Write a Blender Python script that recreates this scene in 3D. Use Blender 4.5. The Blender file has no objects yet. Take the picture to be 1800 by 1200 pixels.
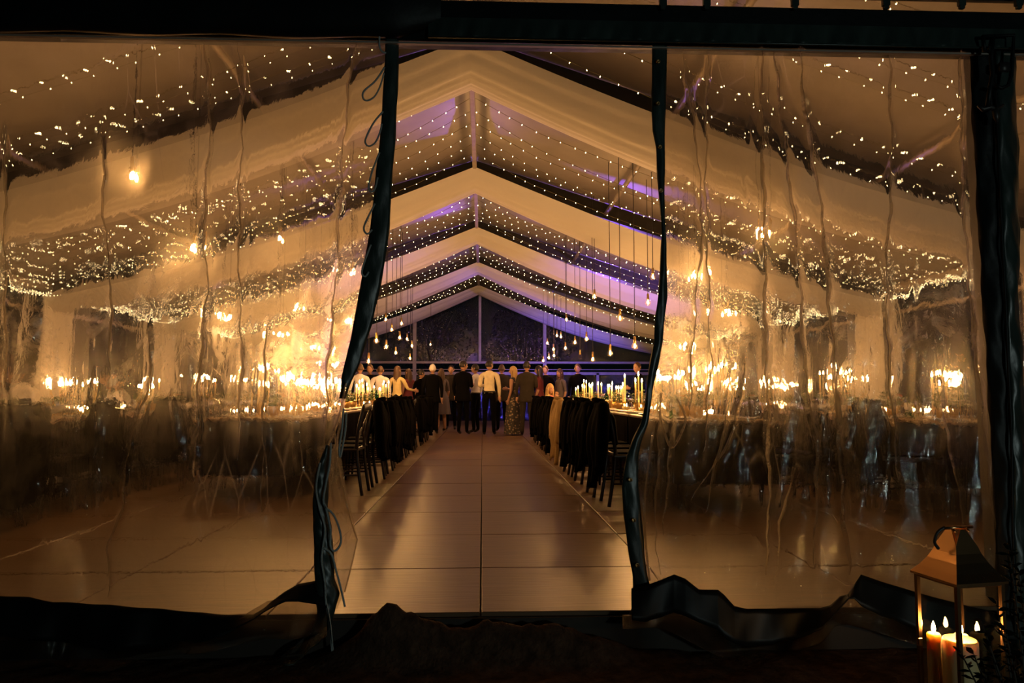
import bpy, bmesh, math, random
from math import sin, cos, pi, exp, sqrt, atan, tan, radians
from mathutils import Vector, Matrix, Quaternion

random.seed(11)
C = bpy.context.scene
COL = C.collection

# ------------------------------------------------------------------ camera, world, exposure
F = 1283.0
YAW = atan(52 / F)
PITCH = atan(92 / F * cos(YAW))
cd = bpy.data.cameras.new('camera')
cd.sensor_width = 36.0
cd.lens = F / 1800 * 36
cd.clip_end = 300
cam = bpy.data.objects.new('camera', cd)
COL.objects.link(cam)
cam.location = (0, 0, 1.0)
cam.rotation_euler = (pi / 2 + PITCH, 0, -YAW)
C.camera = cam

w = bpy.data.worlds.new('night')
C.world = w
w.use_nodes = True
w.node_tree.nodes['Background'].inputs[0].default_value = (0.35, 0.5, 0.6, 1)
w.node_tree.nodes['Background'].inputs[1].default_value = 0.004

C.view_settings.view_transform = 'Standard'
C.view_settings.look = 'None'
C.view_settings.gamma = 1
C.view_settings.use_curve_mapping = False
C.view_settings.exposure = 0.0
C.cycles.use_denoising = True
C.cycles.use_adaptive_sampling = True
C.cycles.adaptive_threshold = .025
C.cycles.max_bounces = 9
C.cycles.transparent_max_bounces = 24
C.cycles.transmission_bounces = 10
C.cycles.glossy_bounces = 3
C.cycles.diffuse_bounces = 3
C.cycles.sample_clamp_indirect = 2.0
C.cycles.caustics_refractive = False
C.cycles.caustics_reflective = False

PENDANT_W = 2100.0      # radiance of a glowing filament
CANDLE_W = 520.0       # radiance of a candle flame
FAIRY_W = 26.0
WARM = (1.0, 0.47, 0.145)


def lamp(kind, name, loc, energy, color, size=0.1, target=None, angle=40, blend=.4):
    l = bpy.data.lights.new(name, kind)
    l.energy = energy
    l.color = color
    if kind == 'AREA':
        l.size = size
    elif kind != 'SUN':
        l.shadow_soft_size = size
    if kind == 'SPOT':
        l.spot_size = radians(angle)
        l.spot_blend = blend
    o = bpy.data.objects.new(name, l)
    COL.objects.link(o)
    o.location = loc
    if target is not None:
        o.rotation_euler = (Vector(target) - Vector(loc)).to_track_quat('-Z', 'Y').to_euler()
    return o


# a cool yard floodlight behind the photographer, and the coloured stage lights at the far end
lamp('AREA', 'yard_floodlight', (4.4, -4.6, .75), 52, (.80, 1.0, .94), .5, (.9, 3.4, 1.1))
lamp('SPOT', 'stage_light', (3.0, 24.8, 1.6), 1100, (.30, .12, 1.0), .08, (2.9, 17.0, 3.7), 46, .5)
lamp('SPOT', 'stage_light', (0.8, 25.4, 1.6), 520, (.36, .12, 1.0), .08, (-1.8, 19.6, 4.5), 34, .5)
lamp('SPOT', 'stage_light', (2.9, 24.9, 1.6), 420, (.16, .10, 1.0), .08, (1.2, 22.3, 4.8), 60, .6)
lamp('SPOT', 'stage_light', (3.2, 22.6, .6), 900, (.12, .10, 1.0), .08, (3.0, 27.7, 1.3), 75, .6)
lamp('SPOT', 'stage_light', (5.4, 13.0, 2.3), 1200, (.36, .16, 1.0), .08, (1.2, 22.6, 4.0), 44, .7)
lamp('SPOT', 'stage_light', (-5.4, 12.4, 2.3), 750, (.42, .20, 1.0), .06, (-1.6, 19.5, 4.4), 30, .8)
lamp('SPOT', 'stage_light', (0.3, 24.0, 1.5), 130, (.62, .22, 1.0), .4, (-.6, 11.0, 4.9), 40, .7)
lamp('SPOT', 'stage_light', (-3.0, 24.6, 1.6), 300, (.45, .12, 1.0), .08, (-4.0, 15.5, 3.6), 50, .6)


def P(px, py, Y):
    """World point on the plane y = Y that the photograph shows at pixel (px, py)."""
    d = Vector(((px - 900) / F, (600 - py) / F, -1.0))
    d = cam.rotation_euler.to_matrix() @ d
    k = Y / d.y
    return Vector((d.x * k, Y, 1.0 + d.z * k))


def on_soil(px, py, Y):
    """P(), but a point that would lie under the soil rests on it, nearer to the viewer."""
    p = P(px, py, Y)
    if p.z < -.160:
        p = P(px, py, Y * 1.160 / (1 - p.z))
    return p


# ------------------------------------------------------------------ materials
def nt(name):
    m = bpy.data.materials.new(name)
    m.use_nodes = True
    n = m.node_tree.nodes
    l = m.node_tree.links
    return m, n, l, n['Principled BSDF'], n['Material Output']


def mat(name, col, rough=.6, metal=0., var=.15, scale=6., bump=0., bscale=40., stretch=(1, 1, 1), sss=0., spec=.5, sheen=0.):
    m, n, l, b, out = nt(name)
    tc = n.new('ShaderNodeTexCoord')
    mp = n.new('ShaderNodeMapping')
    mp.inputs['Scale'].default_value = stretch
    l.new(tc.outputs['Object'], mp.inputs['Vector'])
    nz = n.new('ShaderNodeTexNoise')
    nz.inputs['Scale'].default_value = scale
    nz.inputs['Detail'].default_value = 4
    l.new(mp.outputs[0], nz.inputs['Vector'])
    rp = n.new('ShaderNodeValToRGB')
    rp.color_ramp.elements[0].position = .3
    rp.color_ramp.elements[1].position = .7
    rp.color_ramp.elements[0].color = tuple(max(0, c * (1 - var)) for c in col) + (1,)
    rp.color_ramp.elements[1].color = tuple(min(1, c * (1 + var)) for c in col) + (1,)
    l.new(nz.outputs[0], rp.inputs[0])
    l.new(rp.outputs[0], b.inputs['Base Color'])
    b.inputs['Roughness'].default_value = rough
    b.inputs['Metallic'].default_value = metal
    b.inputs['Specular IOR Level'].default_value = spec
    if sss:
        b.inputs['Subsurface Weight'].default_value = sss
        b.inputs['Subsurface Radius'].default_value = (.02, .012, .006)
    if bump:
        nb = n.new('ShaderNodeTexNoise')
        nb.inputs['Scale'].default_value = bscale
        nb.inputs['Detail'].default_value = 5
        l.new(mp.outputs[0], nb.inputs['Vector'])
        bp = n.new('ShaderNodeBump')
        bp.inputs['Strength'].default_value = bump
        bp.inputs['Distance'].default_value = .02
        l.new(nb.outputs[0], bp.inputs['Height'])
        l.new(bp.outputs[0], b.inputs['Normal'])
    return m


def emis(name, col, strength):
    m, n, l, b, out = nt(name)
    n.remove(b)
    e = n.new('ShaderNodeEmission')
    e.inputs[0].default_value = col + (1,)
    e.inputs[1].default_value = strength
    l.new(e.outputs[0], out.inputs[0])
    return m


def two_sided(n, l, fr, ior=1.5):
    """A thin sheet reflects alike from both faces."""
    g = n.new('ShaderNodeNewGeometry')
    mr = n.new('ShaderNodeMapRange')
    mr.inputs['To Min'].default_value = ior
    mr.inputs['To Max'].default_value = 1 / ior
    l.new(g.outputs['Backfacing'], mr.inputs['Value'])
    l.new(mr.outputs[0], fr.inputs[0])


def thin_glass(name, tint=(.96, .97, .95), rough=.03, glow=0., glowcol=(1, .8, .5), bump=0., bscale=8., stretch=(1, 1, 1)):
    """A thin clear sheet: straight-through transparency with a Fresnel reflection."""
    m, n, l, b, out = nt(name)
    n.remove(b)
    t = n.new('ShaderNodeBsdfTransparent')
    t.inputs[0].default_value = tint + (1,)
    g = n.new('ShaderNodeBsdfGlossy')
    g.inputs['Roughness'].default_value = rough
    fr = n.new('ShaderNodeFresnel')
    two_sided(n, l, fr)
    mx = n.new('ShaderNodeMixShader')
    l.new(fr.outputs[0], mx.inputs[0])
    last = t
    if glow:
        tr = n.new('ShaderNodeBsdfTranslucent')
        tr.inputs[0].default_value = glowcol + (1,)
        m2 = n.new('ShaderNodeMixShader')
        m2.inputs[0].default_value = glow
        l.new(t.outputs[0], m2.inputs[1])
        l.new(tr.outputs[0], m2.inputs[2])
        last = m2
    l.new(last.outputs[0], mx.inputs[1])
    l.new(g.outputs[0], mx.inputs[2])
    if bump:
        tc = n.new('ShaderNodeTexCoord')
        mp = n.new('ShaderNodeMapping')
        mp.inputs['Scale'].default_value = stretch
        l.new(tc.outputs['Object'], mp.inputs[0])
        nz = n.new('ShaderNodeTexNoise')
        nz.inputs['Scale'].default_value = bscale
        nz.inputs['Detail'].default_value = 6
        nz.inputs['Distortion'].default_value = 1.2
        l.new(mp.outputs[0], nz.inputs[0])
        bp = n.new('ShaderNodeBump')
        bp.inputs['Strength'].default_value = bump
        bp.inputs['Distance'].default_value = .05
        l.new(nz.outputs[0], bp.inputs['Height'])
        l.new(bp.outputs[0], g.inputs['Normal'])
        l.new(bp.outputs[0], fr.inputs['Normal'])
    l.new(mx.outputs[0], out.inputs[0])
    return m


def vinyl(name, ior=1.03, haze=.2, scuff=.12, bump=.5, base=.012, clear=.22):
    """Heavy clear PVC sheet: wavy, scuffed and hazy, refracting what lies behind it."""
    m, n, l, b, out = nt(name)
    n.remove(b)
    tc = n.new('ShaderNodeTexCoord')

    def noise(scale, stretch, detail=4, dist=0., rough=.5):
        mp = n.new('ShaderNodeMapping')
        mp.inputs['Scale'].default_value = stretch
        l.new(tc.outputs['Object'], mp.inputs[0])
        z = n.new('ShaderNodeTexNoise')
        z.inputs['Scale'].default_value = scale
        z.inputs['Detail'].default_value = detail
        z.inputs['Distortion'].default_value = dist
        z.inputs['Roughness'].default_value = rough
        l.new(mp.outputs[0], z.inputs[0])
        return z

    def math_(op, a, b_=None, c=None):
        k = n.new('ShaderNodeMath')
        k.operation = op
        for i, x in enumerate((a, b_, c)):
            if x is None:
                continue
            if isinstance(x, (int, float)):
                k.inputs[i].default_value = x
            else:
                l.new(x, k.inputs[i])
        return k.outputs[0]
    n1 = noise(3.2, (2.6, 1, .45), 3, 1.0)          # long vertical waves
    n2 = noise(9, (1.6, 1, .8), 5, 1.6, .55)        # crumples
    n3 = noise(26, (1.3, 1, 1), 3, .6)              # fine orange-peel
    mpv = n.new('ShaderNodeMapping')
    mpv.inputs['Scale'].default_value = (3.0, 1, .85)
    mpv.inputs['Rotation'].default_value = (0, .35, 0)
    l.new(tc.outputs['Object'], mpv.inputs[0])
    vor = n.new('ShaderNodeTexVoronoi')      # straight, angular fold marks
    vor.feature = 'DISTANCE_TO_EDGE'
    vor.inputs['Scale'].default_value = 3.0
    l.new(mpv.outputs[0], vor.inputs['Vector'])
    msk = noise(1.7, (1, 1, 1), 3, .5)
    mr0 = n.new('ShaderNodeMapRange')
    mr0.inputs['From Min'].default_value = .50
    mr0.inputs['From Max'].default_value = .62
    l.new(msk.outputs[0], mr0.inputs['Value'])
    crease = math_('POWER', math_('SUBTRACT', 1.0, math_('MINIMUM', math_('MULTIPLY', vor.outputs['Distance'], 22.0), 1.0)), 2.0)
    crease = math_('MULTIPLY', crease, mr0.outputs[0])
    sep = n.new('ShaderNodeSeparateXYZ')
    l.new(tc.outputs['Object'], sep.inputs[0])
    mr = n.new('ShaderNodeMapRange')        # taut near the top rail, looser lower down
    mr.inputs['From Min'].default_value = 1.3
    mr.inputs['From Max'].default_value = 2.7
    mr.inputs['To Min'].default_value = 1.0
    mr.inputs['To Max'].default_value = .30
    l.new(sep.outputs[2], mr.inputs['Value'])
    h = math_('ADD', math_('MULTIPLY', n1.outputs[0], .8), math_('MULTIPLY', n2.outputs[0], .42))
    h = math_('MULTIPLY', h, mr.outputs[0])
    vo2 = n.new('ShaderNodeTexVoronoi')     # angular crumpling, in patches
    vo2.feature = 'DISTANCE_TO_EDGE'
    vo2.inputs['Scale'].default_value = 8.0
    l.new(mpv.outputs[0], vo2.inputs['Vector'])
    mr1 = n.new('ShaderNodeMapRange')
    mr1.inputs['From Min'].default_value = .46
    mr1.inputs['From Max'].default_value = .64
    l.new(noise(2.4, (1, 1, .7), 2).outputs[0], mr1.inputs['Value'])
    crum = math_('MULTIPLY', math_('MULTIPLY', vo2.outputs['Distance'], mr1.outputs[0]), mr.outputs[0])
    h = math_('ADD', h, math_('MULTIPLY', crum, .75))
    h = math_('ADD', h, math_('MULTIPLY', n3.outputs[0], .04))
    h = math_('ADD', h, math_('MULTIPLY', crease, .045))
    bp = n.new('ShaderNodeBump')
    bp.inputs['Strength'].default_value = bump
    bp.inputs['Distance'].default_value = .055
    l.new(h, bp.inputs['Height'])

    def refr(rough, col, ior=ior):
        r = n.new('ShaderNodeBsdfRefraction')
        r.inputs['Color'].default_value = col + (1,)
        r.inputs['Roughness'].default_value = rough
        r.inputs['IOR'].default_value = ior
        l.new(bp.outputs[0], r.inputs['Normal'])
        return r
    r1 = refr(0.0, (.97, .94, .87))
    r2 = refr(.85, (.97, .92, .80), 1.085)
    sc = noise(2.2, (1.4, 1, 1.), 7, 1.8, .72)
    rp = n.new('ShaderNodeValToRGB')
    rp.color_ramp.elements[0].position = .47
    rp.color_ramp.elements[1].position = .72
    l.new(sc.outputs[0], rp.inputs[0])
    mx = n.new('ShaderNodeMixShader')
    # extra haze and scuffing near flame height, painted in for candle glow
    zd = math_('DIVIDE', math_('SUBTRACT', sep.outputs[2], 1.26), .33)
    prof = math_('ADD', .16, math_('MULTIPLY', math_('POWER', 2.718, math_('MULTIPLY', -1.0, math_('MULTIPLY', zd, zd))), 1.0))
    hz = math_('ADD', math_('MULTIPLY', rp.outputs[0], haze * 1.3), haze * .5)
    l.new(math_('MULTIPLY', hz, prof), mx.inputs[0])
    tp = n.new('ShaderNodeBsdfTransparent')
    tp.inputs[0].default_value = (.97, .94, .87, 1)
    mt = n.new('ShaderNodeMixShader')
    mt.inputs[0].default_value = clear
    l.new(r1.outputs[0], mt.inputs[1])
    l.new(tp.outputs[0], mt.inputs[2])
    l.new(mt.outputs[0], mx.inputs[1])
    l.new(r2.outputs[0], mx.inputs[2])
    tr = n.new('ShaderNodeBsdfTranslucent')
    tr.inputs[0].default_value = (.9, .86, .78, 1)
    m2 = n.new('ShaderNodeMixShader')
    fac = math_('ADD', math_('MULTIPLY', math_('MULTIPLY', rp.outputs[0], scuff), math_('ADD', prof, .15)), math_('MULTIPLY', crease, .09))
    rp2 = n.new('ShaderNodeValToRGB')       # fine scuffs whose translucent specks also stand in for sparkle
    rp2.color_ramp.elements[0].position = .58
    rp2.color_ramp.elements[1].position = .70
    l.new(noise(34, (1.5, 1, .8), 4, .8, .6).outputs[0], rp2.inputs[0])
    mr2 = n.new('ShaderNodeMapRange')
    mr2.inputs['From Min'].default_value = .44
    mr2.inputs['From Max'].default_value = .62
    l.new(noise(2.9, (1.2, 1, .8), 3, 1.).outputs[0], mr2.inputs['Value'])
    fac = math_('ADD', fac, math_('MULTIPLY', math_('MULTIPLY', rp2.outputs[0], mr2.outputs[0]), math_('MULTIPLY', prof, .26)))
    l.new(math_('ADD', fac, base), m2.inputs[0])
    l.new(mx.outputs[0], m2.inputs[1])
    l.new(tr.outputs[0], m2.inputs[2])
    g = n.new('ShaderNodeBsdfGlossy')
    g.inputs['Roughness'].default_value = .05
    l.new(bp.outputs[0], g.inputs['Normal'])
    fr = n.new('ShaderNodeFresnel')
    two_sided(n, l, fr)
    l.new(bp.outputs[0], fr.inputs['Normal'])
    m3 = n.new('ShaderNodeMixShader')
    l.new(fr.outputs[0], m3.inputs[0])
    l.new(m2.outputs[0], m3.inputs[1])
    l.new(g.outputs[0], m3.inputs[2])
    l.new(m3.outputs[0], out.inputs[0])
    return m


def swag_mat():
    m, n, l, b, out = nt('swag_fabric')
    n.remove(b)
    d = n.new('ShaderNodeBsdfDiffuse')
    d.inputs[0].default_value = (.86, .83, .78, 1)
    t = n.new('ShaderNodeBsdfTranslucent')
    t.inputs[0].default_value = (.8, .75, .68, 1)
    mx = n.new('ShaderNodeMixShader')
    mx.inputs[0].default_value = .25
    tc = n.new('ShaderNodeTexCoord')
    mp = n.new('ShaderNodeMapping')
    mp.inputs['Scale'].default_value = (.25, 9, 9)
    l.new(tc.outputs['Object'], mp.inputs[0])
    nz = n.new('ShaderNodeTexNoise')
    nz.inputs['Scale'].default_value = 1.0
    nz.inputs['Detail'].default_value = 3
    l.new(mp.outputs[0], nz.inputs[0])
    bp = n.new('ShaderNodeBump')
    bp.inputs['Strength'].default_value = .35
    bp.inputs['Distance'].default_value = .03
    l.new(nz.outputs[0], bp.inputs['Height'])
    l.new(bp.outputs[0], d.inputs['Normal'])
    l.new(d.outputs[0], mx.inputs[1])
    l.new(t.outputs[0], mx.inputs[2])
    l.new(mx.outputs[0], out.inputs[0])
    return m


def wax_mat():
    m, n, l, b, out = nt('candle_wax')
    b.inputs['Base Color'].default_value = (.95, .70, .38, 1)
    b.inputs['Roughness'].default_value = .5
    b.inputs['Subsurface Weight'].default_value = .7
    b.inputs['Subsurface Radius'].default_value = (.05, .035, .02)
    b.inputs['Subsurface Scale'].default_value = .6
    return m


M = {}
M['swag'] = swag_mat()
M['roof'] = mat('roof_canvas', (.30, .27, .25), .42, var=.10, scale=2.2, bump=.12, bscale=1.6)
M['dark_metal'] = mat('dark_metal', (.045, .042, .04), .45, .6, bump=.05)
M['alu'] = mat('aluminium', (.30, .28, .28), .5, .3, bump=.04)
M['pale_beam'] = mat('pale_beam', (.34, .29, .24), .5, .2)
M['pvc'] = mat('dark_green_sheeting', (.020, .034, .029), .36, var=.3, bump=.25, bscale=7, stretch=(2.2, 1, .8), spec=.6)
M['skirt'] = mat('dark_skirt_sheeting', (.0035, .0042, .004), .45, var=.3, bump=.12, bscale=5, spec=.22)
M['pvc_black'] = mat('black_sheeting', (.004, .006, .006), .5, var=.3, bump=.3, bscale=7, spec=.25)
M['vinyl'] = vinyl('clear_curtain_vinyl', 1.03, .22, .10, .38)
M['vinyl_hem'] = vinyl('clear_hem_vinyl', 1.03, .25, .22, .8, .09)
M['pleat'] = vinyl('pleat_vinyl', 1.03, .3, .35, .5, .20, .2)  # extra translucency paints the bright lines and glow of folds and rolled edges
M['wall_vinyl'] = thin_glass('wall_vinyl', (.90, .90, .88), .09, .02, (.8, .75, .7), 1.0, 2.6, (3.0, 3.0, .5))
M['glass'] = thin_glass('clear_glass')
M['bulb_glass'] = thin_glass('bulb_glass', (1, .93, .80), .03, .004, (1, .75, .4))
M['wood_floor'] = mat('floor_board', (.135, .079, .041), .36, var=.22, scale=2.2, bump=.10, bscale=5, stretch=(1, 9, 1))
M['joint'] = mat('floor_joint', (.03, .022, .016), .8)
M['dirt'] = mat('dark_soil', (.060, .034, .020), .95, var=.5, scale=18, bump=.9, bscale=45, spec=.15)
M['chair_wood'] = mat('dark_chair_wood', (.012, .006, .004), .38, var=.3, stretch=(1, 1, .2))
M['black_cloth'] = mat('black_cloth', (.0022, .002, .002), .95, bump=.2, bscale=80, spec=.03)
M['tan_cloth'] = mat('tan_cloth', (.36, .24, .10), .85, bump=.2, bscale=80, spec=.2)
M['table_cloth'] = mat('charcoal_linen', (.007, .006, .005), .95, bump=.2, bscale=90, spec=.05)
M['table_top'] = mat('oiled_wood', (.23, .14, .075), .4, stretch=(1, .15, 1), scale=14)
M['runner'] = mat('natural_linen', (.55, .48, .38), .9, bump=.2, bscale=90)
M['china'] = mat('white_china', (.75, .73, .70), .2, var=.02)
M['brass'] = mat('brass', (.62, .40, .16), .28, 1.)
M['wax'] = wax_mat()
M['green'] = mat('leaf_green', (.07, .11, .035), .6, var=.4)
M['dark_leaf'] = mat('dark_leaf', (.004, .006, .003), .7, var=.4, spec=.12)
M['stem'] = mat('stem_bark', (.03, .024, .016), .8)
M['petal_white'] = mat('petal_cream', (.75, .68, .55), .7)
M['petal_red'] = mat('petal_rust', (.55, .13, .05), .7)
M['bottle'] = thin_glass('green_bottle_glass', (.15, .42, .22), .04)
M['rope'] = mat('grey_rope', (.38, .42, .40), .8, bump=.5, bscale=160)
M['copper'] = mat('polished_copper', (.78, .45, .20), .24, 1., var=.08)
M['dark_copper'] = mat('tarnished_copper', (.20, .11, .05), .35, .9)  # darker, rougher copper for the corner posts and rails
M['filament'] = emis('glowing_filament', (1.0, .515, .185), PENDANT_W)
M['flame'] = emis('candle_flame', (1.0, .49, .16), CANDLE_W)
M['fairy'] = emis('fairy_bulb', (1.0, .72, .34), FAIRY_W)
M['fairy_cord'] = mat('fairy_cord', (.16, .13, .05), .5)
M['cord'] = mat('black_cord', (.01, .009, .008), .7)
M['skin'] = mat('skin', (.48, .27, .18), .5, var=.06)
M['skin_dark'] = mat('skin_tan', (.33, .18, .11), .5, var=.06)
M['lips'] = mat('lips', (.36, .12, .09), .5)
M['eye'] = mat('eye', (.02, .015, .012), .2)
M['h_black'] = mat('hair_black', (.012, .009, .008), .5)
M['h_brown'] = mat('hair_brown', (.07, .035, .018), .5)
M['h_blond'] = mat('hair_blond', (.55, .36, .14), .5)
M['h_white'] = mat('hair_white', (.80, .76, .70), .6)
M['suit'] = mat('black_suit', (.003, .003, .0035), .9, spec=.05)
M['suit_grey'] = mat('grey_suit', (.035, .029, .024), .9, spec=.1)
M['shirt_cream'] = mat('cream_shirt', (.80, .70, .48), .8, bump=.15, bscale=9)  # white shirt with the yellow lamplight mixed into its colour
M['shirt_white'] = mat('white_shirt', (.72, .70, .72), .8, bump=.15, bscale=9)
M['jacket_yellow'] = mat('pale_yellow_jacket', (.68, .55, .26), .85)
M['maroon'] = mat('maroon_dress', (.13, .015, .02), .75)
M['grey_dress'] = mat('grey_dress', (.12, .10, .11), .75)
M['pink'] = mat('pink_scarf', (.65, .22, .20), .8)
M['shoe'] = mat('black_shoe', (.008, .007, .007), .35)


def floral():
    m, n, l, b, out = nt('floral_dress')
    tc = n.new('ShaderNodeTexCoord')
    v = n.new('ShaderNodeTexVoronoi')
    v.inputs['Scale'].default_value = 16
    l.new(tc.outputs['Object'], v.inputs['Vector'])
    rp = n.new('ShaderNodeValToRGB')
    e = rp.color_ramp.elements
    e[0].position, e[0].color = .18, (.42, .33, .22, 1)
    e[1].position, e[1].color = .42, (.05, .045, .04, 1)
    l.new(v.outputs['Distance'], rp.inputs[0])
    l.new(rp.outputs[0], b.inputs['Base Color'])
    b.inputs['Roughness'].default_value = .8
    return m


M['floral'] = floral()


# ------------------------------------------------------------------ mesh helpers
class MB:
    def __init__(s):
        s.v, s.f, s.mi = [], [], []
        s.m = 0

    def add(s, vs, fs):
        o = len(s.v)
        s.v += [tuple(x) for x in vs]
        s.f += [tuple(i + o for i in f) for f in fs]
        s.mi += [s.m] * len(fs)
        return s

    def box(s, c, d, rot=None, bevel=0.):
        hx, hy, hz = d[0] / 2, d[1] / 2, d[2] / 2
        if bevel:
            b = min(bevel, hx * .9, hy * .9, hz * .9)
            vs = []
            for sz, ins in ((-hz, b), (-hz + b, 0), (hz - b, 0), (hz, b)):
                for sx, sy in ((-1, -1), (1, -1), (1, 1), (-1, 1)):
                    vs.append((sx * (hx - ins), sy * (hy - ins), sz))
            fs = [(3, 2, 1, 0), (12, 13, 14, 15)]
            for k in range(3):
                for i in range(4):
                    fs.append((k * 4 + i, k * 4 + (i + 1) % 4, k * 4 + 4 + (i + 1) % 4, k * 4 + 4 + i))
        else:
            vs = [(-hx, -hy, -hz), (hx, -hy, -hz), (hx, hy, -hz), (-hx, hy, -hz), (-hx, -hy, hz), (hx, -hy, hz), (hx, hy, hz), (-hx, hy, hz)]
            fs = [(3, 2, 1, 0), (4, 5, 6, 7), (0, 1, 5, 4), (1, 2, 6, 5), (2, 3, 7, 6), (3, 0, 4, 7)]
        R = rot if rot is not None else Matrix.Identity(3)
        c = Vector(c)
        return s.add([c + R @ Vector(x) for x in vs], fs)

    def tube(s, pts, r, n=8, cap=True, closed=False):
        pts = [Vector(p) for p in pts]
        N = len(pts)
        rs = r if isinstance(r, (list, tuple)) else [r] * N
        tang = []
        for i in range(N):
            a = pts[(i - 1) % N] if closed else pts[max(0, i - 1)]
            b = pts[(i + 1) % N] if closed else pts[min(N - 1, i + 1)]
            t = b - a
            tang.append(t.normalized() if t.length > 1e-9 else Vector((0, 0, 1)))
        up = Vector((0, 0, 1)) if abs(tang[0].z) < .9 else Vector((1, 0, 0))
        nrm = (up - tang[0] * up.dot(tang[0])).normalized()
        vs = []
        for i in range(N):
            if i:
                nrm = nrm - tang[i] * nrm.dot(tang[i])
                nrm = nrm.normalized() if nrm.length > 1e-6 else tang[i].orthogonal().normalized()
            bi = tang[i].cross(nrm)
            for k in range(n):
                a = 2 * pi * k / n
                vs.append(pts[i] + (nrm * cos(a) + bi * sin(a)) * rs[i])
        fs = []
        for i in range(N if closed else N - 1):
            j = (i + 1) % N
            for k in range(n):
                k2 = (k + 1) % n
                fs.append((i * n + k, i * n + k2, j * n + k2, j * n + k))
        if cap and not closed:
            fs.append(tuple(range(n - 1, -1, -1)))
            fs.append(tuple((N - 1) * n + k for k in range(n)))
        return s.add(vs, fs)

    def lathe(s, prof, n=12, c=(0, 0, 0), sx=1., sy=1.):
        c = Vector(c)
        vs, fs = [], []
        for r, z in prof:
            for k in range(n):
                a = 2 * pi * k / n
                vs.append(c + Vector((r * cos(a) * sx, r * sin(a) * sy, z)))
        for i in range(len(prof) - 1):
            for k in range(n):
                k2 = (k + 1) % n
                fs.append((i * n + k, i * n + k2, (i + 1) * n + k2, (i + 1) * n + k))
        if prof[0][0] > 1e-4:
            fs.append(tuple(range(n - 1, -1, -1)))
        if prof[-1][0] > 1e-4:
            fs.append(tuple((len(prof) - 1) * n + k for k in range(n)))
        return s.add(vs, fs)

    def grid(s, fn, nu, nv, flip=False):
        vs = [fn(i / nu, j / nv) for j in range(nv + 1) for i in range(nu + 1)]
        fs = []
        for j in range(nv):
            for i in range(nu):
                a = j * (nu + 1) + i
                fs.append((a, a + nu + 1, a + nu + 2, a + 1) if flip else (a, a + 1, a + nu + 2, a + nu + 1))
        return s.add(vs, fs)

    def build(s, name, mats, parent=None, smooth=True, loc=None, weld=False):
        me = bpy.data.meshes.new(name)
        me.from_pydata(s.v, [], s.f)
        if not isinstance(mats, (list, tuple)):
            mats = [mats]
        for m_ in mats:
            me.materials.append(m_)
        if len(mats) > 1:
            me.polygons.foreach_set('material_index', s.mi)
        me.polygons.foreach_set('use_smooth', [smooth] * len(me.polygons))
        me.update()
        if weld:
            bm = bmesh.new()
            bm.from_mesh(me)
            bmesh.ops.remove_doubles(bm, verts=bm.verts, dist=1e-5)
            bmesh.ops.recalc_face_normals(bm, faces=bm.faces)
            bm.to_mesh(me)
            bm.free()
        o = bpy.data.objects.new(name, me)
        COL.objects.link(o)
        if parent is not None:
            o.parent = parent
        if loc is not None:
            o.location = loc
        return o


KIDS = {}


def part(mb, name, m, parent, **k):
    o = mb.build(name, m, parent, **k)
    KIDS.setdefault(parent.name, []).append(o)
    return o


def tag(o, label=None, cat=None, group=None, kind=None):
    if label:
        o['label'] = label
    if cat:
        o['category'] = cat
    if group:
        o['group'] = group
    if kind:
        o['kind'] = kind
    return o


def thing(name, label, cat, loc=(0, 0, 0), rz=0., group=None):
    o = bpy.data.objects.new(name, None)
    o.empty_display_size = .1
    COL.objects.link(o)
    o.location = loc
    o.rotation_euler = (0, 0, rz)
    return tag(o, label, cat, group)


def struct(name, loc=(0, 0, 0)):
    o = bpy.data.objects.new(name, None)
    COL.objects.link(o)
    o.location = loc
    o['kind'] = 'structure'
    return o


def copy_tree(o, parent=None):
    c = o.copy()
    COL.objects.link(c)
    if parent is not None:
        c.parent = parent
    for k in KIDS.get(o.name, []):
        kc = copy_tree(k, c)
        KIDS.setdefault(c.name, []).append(kc)
    return c


PROTO = {}


def place(kind, maker, loc, rz, label, group=None, scale=1.):
    """First use builds the thing, later uses copy it with its parts."""
    if kind not in PROTO:
        PROTO[kind] = maker()
        o = PROTO[kind]
    else:
        o = copy_tree(PROTO[kind])
        if 'group' in o and not group:
            del o['group']
    o.location = loc
    o.rotation_euler = (0, 0, rz)
    o.scale = (scale,) * 3
    o['label'] = label
    if group:
        o['group'] = group
    return o


ORD = ['first', 'second', 'third', 'fourth', 'fifth', 'sixth', 'seventh', 'eighth', 'ninth', 'tenth', 'eleventh', 'twelfth', 'thirteenth',
       'fourteenth', 'fifteenth', 'sixteenth', 'seventeenth', 'eighteenth', 'nineteenth', 'twentieth', 'twenty-first', 'twenty-second', 'twenty-third', 'twenty-fourth']

# ------------------------------------------------------------------ the tent: floor, ground, roof, walls
XC = -.15
HALF = 7.5
FRAMES = [8.7, 13.45, 18.2, 22.95, 27.7]
FRONT = 3.5
BACK = 28.1


def roof_z(x):
    return 5.38 - .325 * abs(x - XC)


GROUND = -.18
floor = struct('floor')
b = MB()
b.box((XC, (3.43 + BACK) / 2, -.06), (16.4, BACK - 3.43, .08))
part(b, 'floor_deck', M['joint'], floor, smooth=False)
rows = [3.43, 4.29] + [4.29 + 1.0 * k for k in range(1, 24)]
PANELW = .97
pm = {}


def panel_mesh(d):
    if d not in pm:
        b = MB()
        b.box((0, 0, -.011), (PANELW - .009, d - .010, .022), bevel=.003)
        me = b.build('floor_panel', M['wood_floor'], smooth=False)
        pm[d] = me.data
        bpy.data.objects.remove(me)
    return pm[d]


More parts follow.
